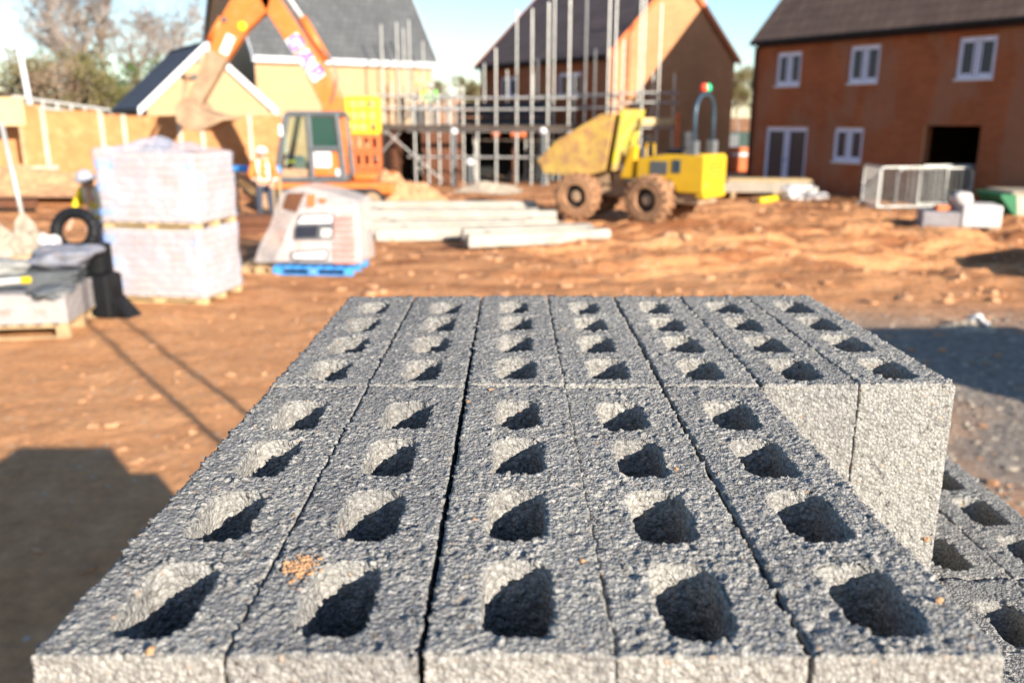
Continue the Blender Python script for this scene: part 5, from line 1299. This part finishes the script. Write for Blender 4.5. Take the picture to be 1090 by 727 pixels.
# ---------------------------------------------------------------- PEOPLE
def person(label, loc, rz, joints, jacket, legs, hat, hatmat, sc=1.):
    """joints: dict of positions; body grown with a skin modifier"""
    t = thing('person', label, 'person', loc, rz)
    J = dict(pelvis=(0, 0, .95), chest=(0, 0, 1.30), neck=(0, 0, 1.47), head=(0, .02, 1.58), crown=(0, .01, 1.70),
             shl=(-.19, 0, 1.42), ell=(-.25, .05, 1.14), hal=(-.22, .22, .95), shr=(.19, 0, 1.42), elr=(.25, .05, 1.14), har=(.22, .22, .95),
             hil=(-.1, 0, .92), knl=(-.12, .05, .50), anl=(-.13, 0, .09), tol=(-.14, .17, .04), hir=(.1, 0, .92), knr=(.12, .05, .50), anr=(.13, 0, .09), tor=(.14, .17, .04))
    J.update(joints)
    rad = dict(pelvis=(.15, .11), chest=(.165, .115), neck=(.055, .055), head=(.085, .095), crown=(.06, .07), shl=(.065, .065), ell=(.045, .045), hal=(.03, .03), shr=(.065, .065), elr=(.045, .045), har=(.03, .03),
               hil=(.09, .09), knl=(.06, .06), anl=(.042, .042), tol=(.04, .03), hir=(.09, .09), knr=(.06, .06), anr=(.042, .042), tor=(.04, .03))
    ed = [('pelvis', 'chest'), ('chest', 'neck'), ('neck', 'head'), ('head', 'crown'), ('chest', 'shl'), ('shl', 'ell'), ('ell', 'hal'), ('chest', 'shr'), ('shr', 'elr'), ('elr', 'har'), ('pelvis', 'hil'), ('hil', 'knl'), ('knl', 'anl'), ('anl', 'tol'), ('pelvis', 'hir'), ('hir', 'knr'), ('knr', 'anr'), ('anr', 'tor')]
    def grow(names, edges, rads, extra=()):
        vs = [Vector(J[n]) for n in names]; rr = [rads[n] for n in names]; es = [(names.index(a), names.index(b)) for a, b in edges]
        for (a, b, r) in extra:
            vs.append(Vector(b)); rr.append((r, r)); es.append((a if isinstance(a, int) and a >= 0 else len(vs) - 2, len(vs) - 1))
        me = bpy.data.meshes.new('body'); me.from_pydata([tuple(v) for v in vs], es, []); o = bpy.data.objects.new('tmpb', me); C.objects.link(o)
        o.modifiers.new('s', 'SKIN'); 
        if not me.skin_vertices: bpy.context.view_layer.update()
        for k, sv in enumerate(me.skin_vertices[0].data): sv.radius = rr[k]; sv.use_root = (k == 0)
        ss = o.modifiers.new('ss', 'SUBSURF'); ss.levels = ss.render_levels = 2
        bpy.context.view_layer.update(); m2 = bpy.data.meshes.new_from_object(o.evaluated_get(bpy.context.evaluated_depsgraph_get())); bpy.data.objects.remove(o); return m2
    names = list(rad.keys()); ex_ = []
    base = len(names)
    for hn, en in (('hal', 'ell'), ('har', 'elr')):
        h = Vector(J[hn]); d = (h - Vector(J[en])).normalized(); sdv = d.cross(Vector((0, 1, .3))).normalized()
        hi = names.index(hn)
        for q, (off, ln) in enumerate(((-.028, .062), (-.010, .075), (.010, .07), (.028, .055))):
            ex_.append((hi, h + d * .08 + sdv * off, .011)); ex_.append((-1, h + d * (.08 + ln * .5) + sdv * off * 1.1 + Vector((0, 0, -.01)), .009)); ex_.append((-1, h + d * (.08 + ln) + sdv * off + Vector((0, .01, -.03)), .008))
        ex_.append((hi, h + d * .03 + sdv * -.05, .012)); ex_.append((-1, h + d * .07 + sdv * -.06, .009))
    body = grow(names, ed, rad, ex_)
    body.materials.append(M['skin']); body.materials.append(M[legs]); body.materials.append(M['rubber'])
    pz = Vector(J['pelvis']).z
    for f in body.polygons:
        z = f.center.z; f.use_smooth = True; low = z < pz + .02 and (Vector(J['hal']) - f.center).length > .2 and (Vector(J['har']) - f.center).length > .2
        f.material_index = 2 if (low and z < .11) else (1 if low else 0)
    bo = bpy.data.objects.new('body', body); C.objects.link(bo); bo.parent = t
    jn = ['pelvis', 'chest', 'shl', 'ell', 'shr', 'elr']; fat = {k: (rad[k][0] + .028, rad[k][1] + .028) for k in jn}
    jn += ['wl', 'wr']; J['wl'] = Vector(J['ell']).lerp(Vector(J['hal']), .8); J['wr'] = Vector(J['elr']).lerp(Vector(J['har']), .8); fat['wl'] = fat['wr'] = (.045, .045)
    jk = grow(jn, [('pelvis', 'chest'), ('chest', 'shl'), ('shl', 'ell'), ('ell', 'wl'), ('chest', 'shr'), ('shr', 'elr'), ('elr', 'wr')], fat); jk.materials.append(M[jacket]); jk.materials.append(M['refl'])
    for f in jk.polygons:
        f.use_smooth = True
        if abs(f.center.z - (pz + .13)) < .035 or (abs(abs(f.center.x) - .1) < .03 and f.center.z > pz + .1): f.material_index = 1
    jo = bpy.data.objects.new('jacket', jk); C.objects.link(jo); jo.parent = t
    hd_ = Vector(J['head']); cr = Vector(J['crown']); up = (cr - hd_).normalized(); q = up.to_track_quat('Z', 'Y').to_matrix()
    MB().lathe([(.145, 0), (.15, .012), (.122, .02), (.118, .06), (.095, .105), (.05, .13), (.01, .137)], hd_ + up * .055, 'z', 20, rot=q).build('hard_hat' if hat else 'cap', hatmat, t, smooth=True)
    # face: nose, eyes, ears and back hair
    fy = Vector((0, 1, 0)); fwd = (fy - up * up.dot(fy)).normalized(); sd = fwd.cross(up)
    fm = MB(); n0 = hd_ + fwd * .095 - up * .005
    fm.add([n0 + up * .03, n0 - up * .02 + sd * .016, n0 - up * .02 - sd * .016, n0 - up * .012 + fwd * .026], [(0, 1, 3), (0, 3, 2), (1, 2, 3), (0, 2, 1)]); fm.build('nose', 'skin', t)
    for s in (-1, 1):
        MB().lathe([(.004, -.012), (.014, 0), (.004, .012)], hd_ + fwd * .088 + sd * s * .033 + up * .02, 'z', 8).build('eye', 'hair', t); MB().lathe([(.006, -.03), (.02, 0), (.006, .03)], hd_ + sd * s * .09, 'z', 8).build('ear', 'skin', t)
    MB().tube([hd_ + fwd * .09 - up * .045 + sd * .025, hd_ + fwd * .09 - up * .045 - sd * .025], .006, 6).build('mouth', 'redprint', t)
    vs, fs = rock_bm(1, 5, 3, .1, 1); MB().add([hd_ - fwd * .03 + up * .01 + Vector((v.x * .088, v.y * .085, v.z * .09)) for v in vs], fs).build('hair', 'hair', t, smooth=True)
    return t
p = at(96, 165, 12.9); g = gz(p.x, 12.9)
person('person in a yellow hi-vis jacket and grey hat stooping behind the pipe ring', (p.x + .10, 12.9, g), R(165), dict(chest=(0, .12, 1.26), neck=(0, .22, 1.40), head=(0, .28, 1.50), crown=(0, .32, 1.61), shl=(-.19, .18, 1.36), shr=(.19, .18, 1.36), ell=(-.24, .28, 1.1), elr=(.24, .3, 1.1), hal=(-.18, .45, .95), har=(.18, .48, .95)), 'hiviz', 'trouser', False, 'greycap')
p = at(278, 160, 18.6); g = gz(p.x, 18.6)
person('person in an orange hi-vis vest and white hard hat near the blue pipe', (p.x, 18.6, g), R(200), dict(elr=(.27, .16, 1.16), har=(.16, .36, 1.06), ell=(-.27, .12, 1.15), hal=(-.16, .34, 1.02)), 'hivizo', 'navy', True, 'white')
p = at(459, 100, 37.3)
person('person in a green hi-vis vest and white hard hat up on the scaffold boards', (p.x, 37.3, 2.04), R(170), {}, 'hivizg', 'navy', True, 'white')
p = at(447, 104, 37.0)
person('person in a yellow jacket and yellow hard hat up on the scaffold boards', (p.x, 36.95, 2.04), R(120), {}, 'hiviz', 'navy', True, 'brightyellow')

# ---------------------------------------------------------------- OFF-FRAME THINGS THAT CAST THE SHADOWS IN VIEW
for k, (x, y, h) in enumerate(((1.95, .38, 5.0), (2.42, .42, 4.9))):
    t = thing('scaffold_pole', ['upright scaffold tube right of the blocks, nearer one', 'upright scaffold tube right of the blocks, outer one'][k], 'pole', (x, y, 0)); MB().tube([(0, 0, .01), (0, 0, h)], .03, 10).build('tube', 'galv', t, smooth=True)
    MB().box((-.1, -.1, 0), (.1, .1, .012)).build('base_plate', 'galv', t)
t = thing('block_pack', 'unseen added shadow caster shaped as tall block packs on the right', 'block pack', (8.0, 4.6, 0), R(4)); m = MB()  # added out of view for the shadow it throws; its form is invented
for k in range(8): m.box((-1.0, -1.0, .13 + k * .22), (1.0, 1.0, .13 + (k + 1) * .22 - .005), bev=.01)
m.build('blocks', 'greyslab', t); m = MB()
for x in (-.9, 0, .8): m.box((x, -1, 0), (x + .12, 1, .13))
m.build('bearer', 'wood', t)
t = thing('container_shadow_caster', 'unseen added shadow caster shaped as a grey container on the right', 'container', (12.9, 7.9, 0), R(-56)); MB().box((-1.5, -1.2, .1), (1.5, 1.2, 2.6), bev=.03).build('body', 'cabgrey', t)  # invented box out of view, added to throw the ground shadow strip
m = MB()
for k in range(18): m.box((-1.45 + k * .165, -1.23, .2), (-1.37 + k * .165, -1.201, 2.5))
m.build('ribs', 'cabgrey', t)

# ---------------------------------------------------------------- LIGHT, SKY, CAMERA
AZ = R(36.3); EL = R(20.0)
S = Vector((math.sin(AZ) * math.cos(EL), -math.cos(AZ) * math.cos(EL), math.sin(EL)))
sun = bpy.data.lights.new('sun', 'SUN'); sun.energy = 5.0; sun.angle = R(.53); sun.color = (1.0, .90, .76)
so = bpy.data.objects.new('sun', sun); C.objects.link(so); so.rotation_euler = S.to_track_quat('Z', 'Y').to_euler(); so.location = (0, 0, 30)
w = bpy.data.worlds.new('World'); bpy.context.scene.world = w; w.use_nodes = True; nt = w.node_tree; nt.nodes.clear()
sky = nt.nodes.new('ShaderNodeTexSky'); sky.sky_type = 'NISHITA'; sky.sun_disc = False; sky.sun_elevation = EL; sky.sun_rotation = math.atan2(S.x, S.y); sky.air_density = 1.1; sky.dust_density = .1; sky.ozone_density = 3.6
bg = nt.nodes.new('ShaderNodeBackground'); bg.inputs[1].default_value = .088; wo = nt.nodes.new('ShaderNodeOutputWorld')
nt.links.new(sky.outputs[0], bg.inputs[0]); nt.links.new(bg.outputs[0], wo.inputs[0])
cam = bpy.data.cameras.new('camera'); co = bpy.data.objects.new('camera', cam); C.objects.link(co)
cam.sensor_width = 36; cam.lens = F / 1090 * 36; cam.clip_start = .02; cam.clip_end = 3000
co.location = (0, 0, CAMH); co.rotation_euler = (PI / 2 - PITCH, 0, 0)
cam.dof.use_dof = True; cam.dof.focus_distance = .70; cam.dof.aperture_fstop = 6.2
sc = bpy.context.scene; sc.camera = co
sc.view_settings.view_transform = 'Standard'; sc.view_settings.look = 'None'; sc.view_settings.exposure = 1.22; sc.view_settings.gamma = 1
sc.render.engine = 'CYCLES'; sc.cycles.use_denoising = True; sc.cycles.max_bounces = 8; sc.cycles.transparent_max_bounces = 12
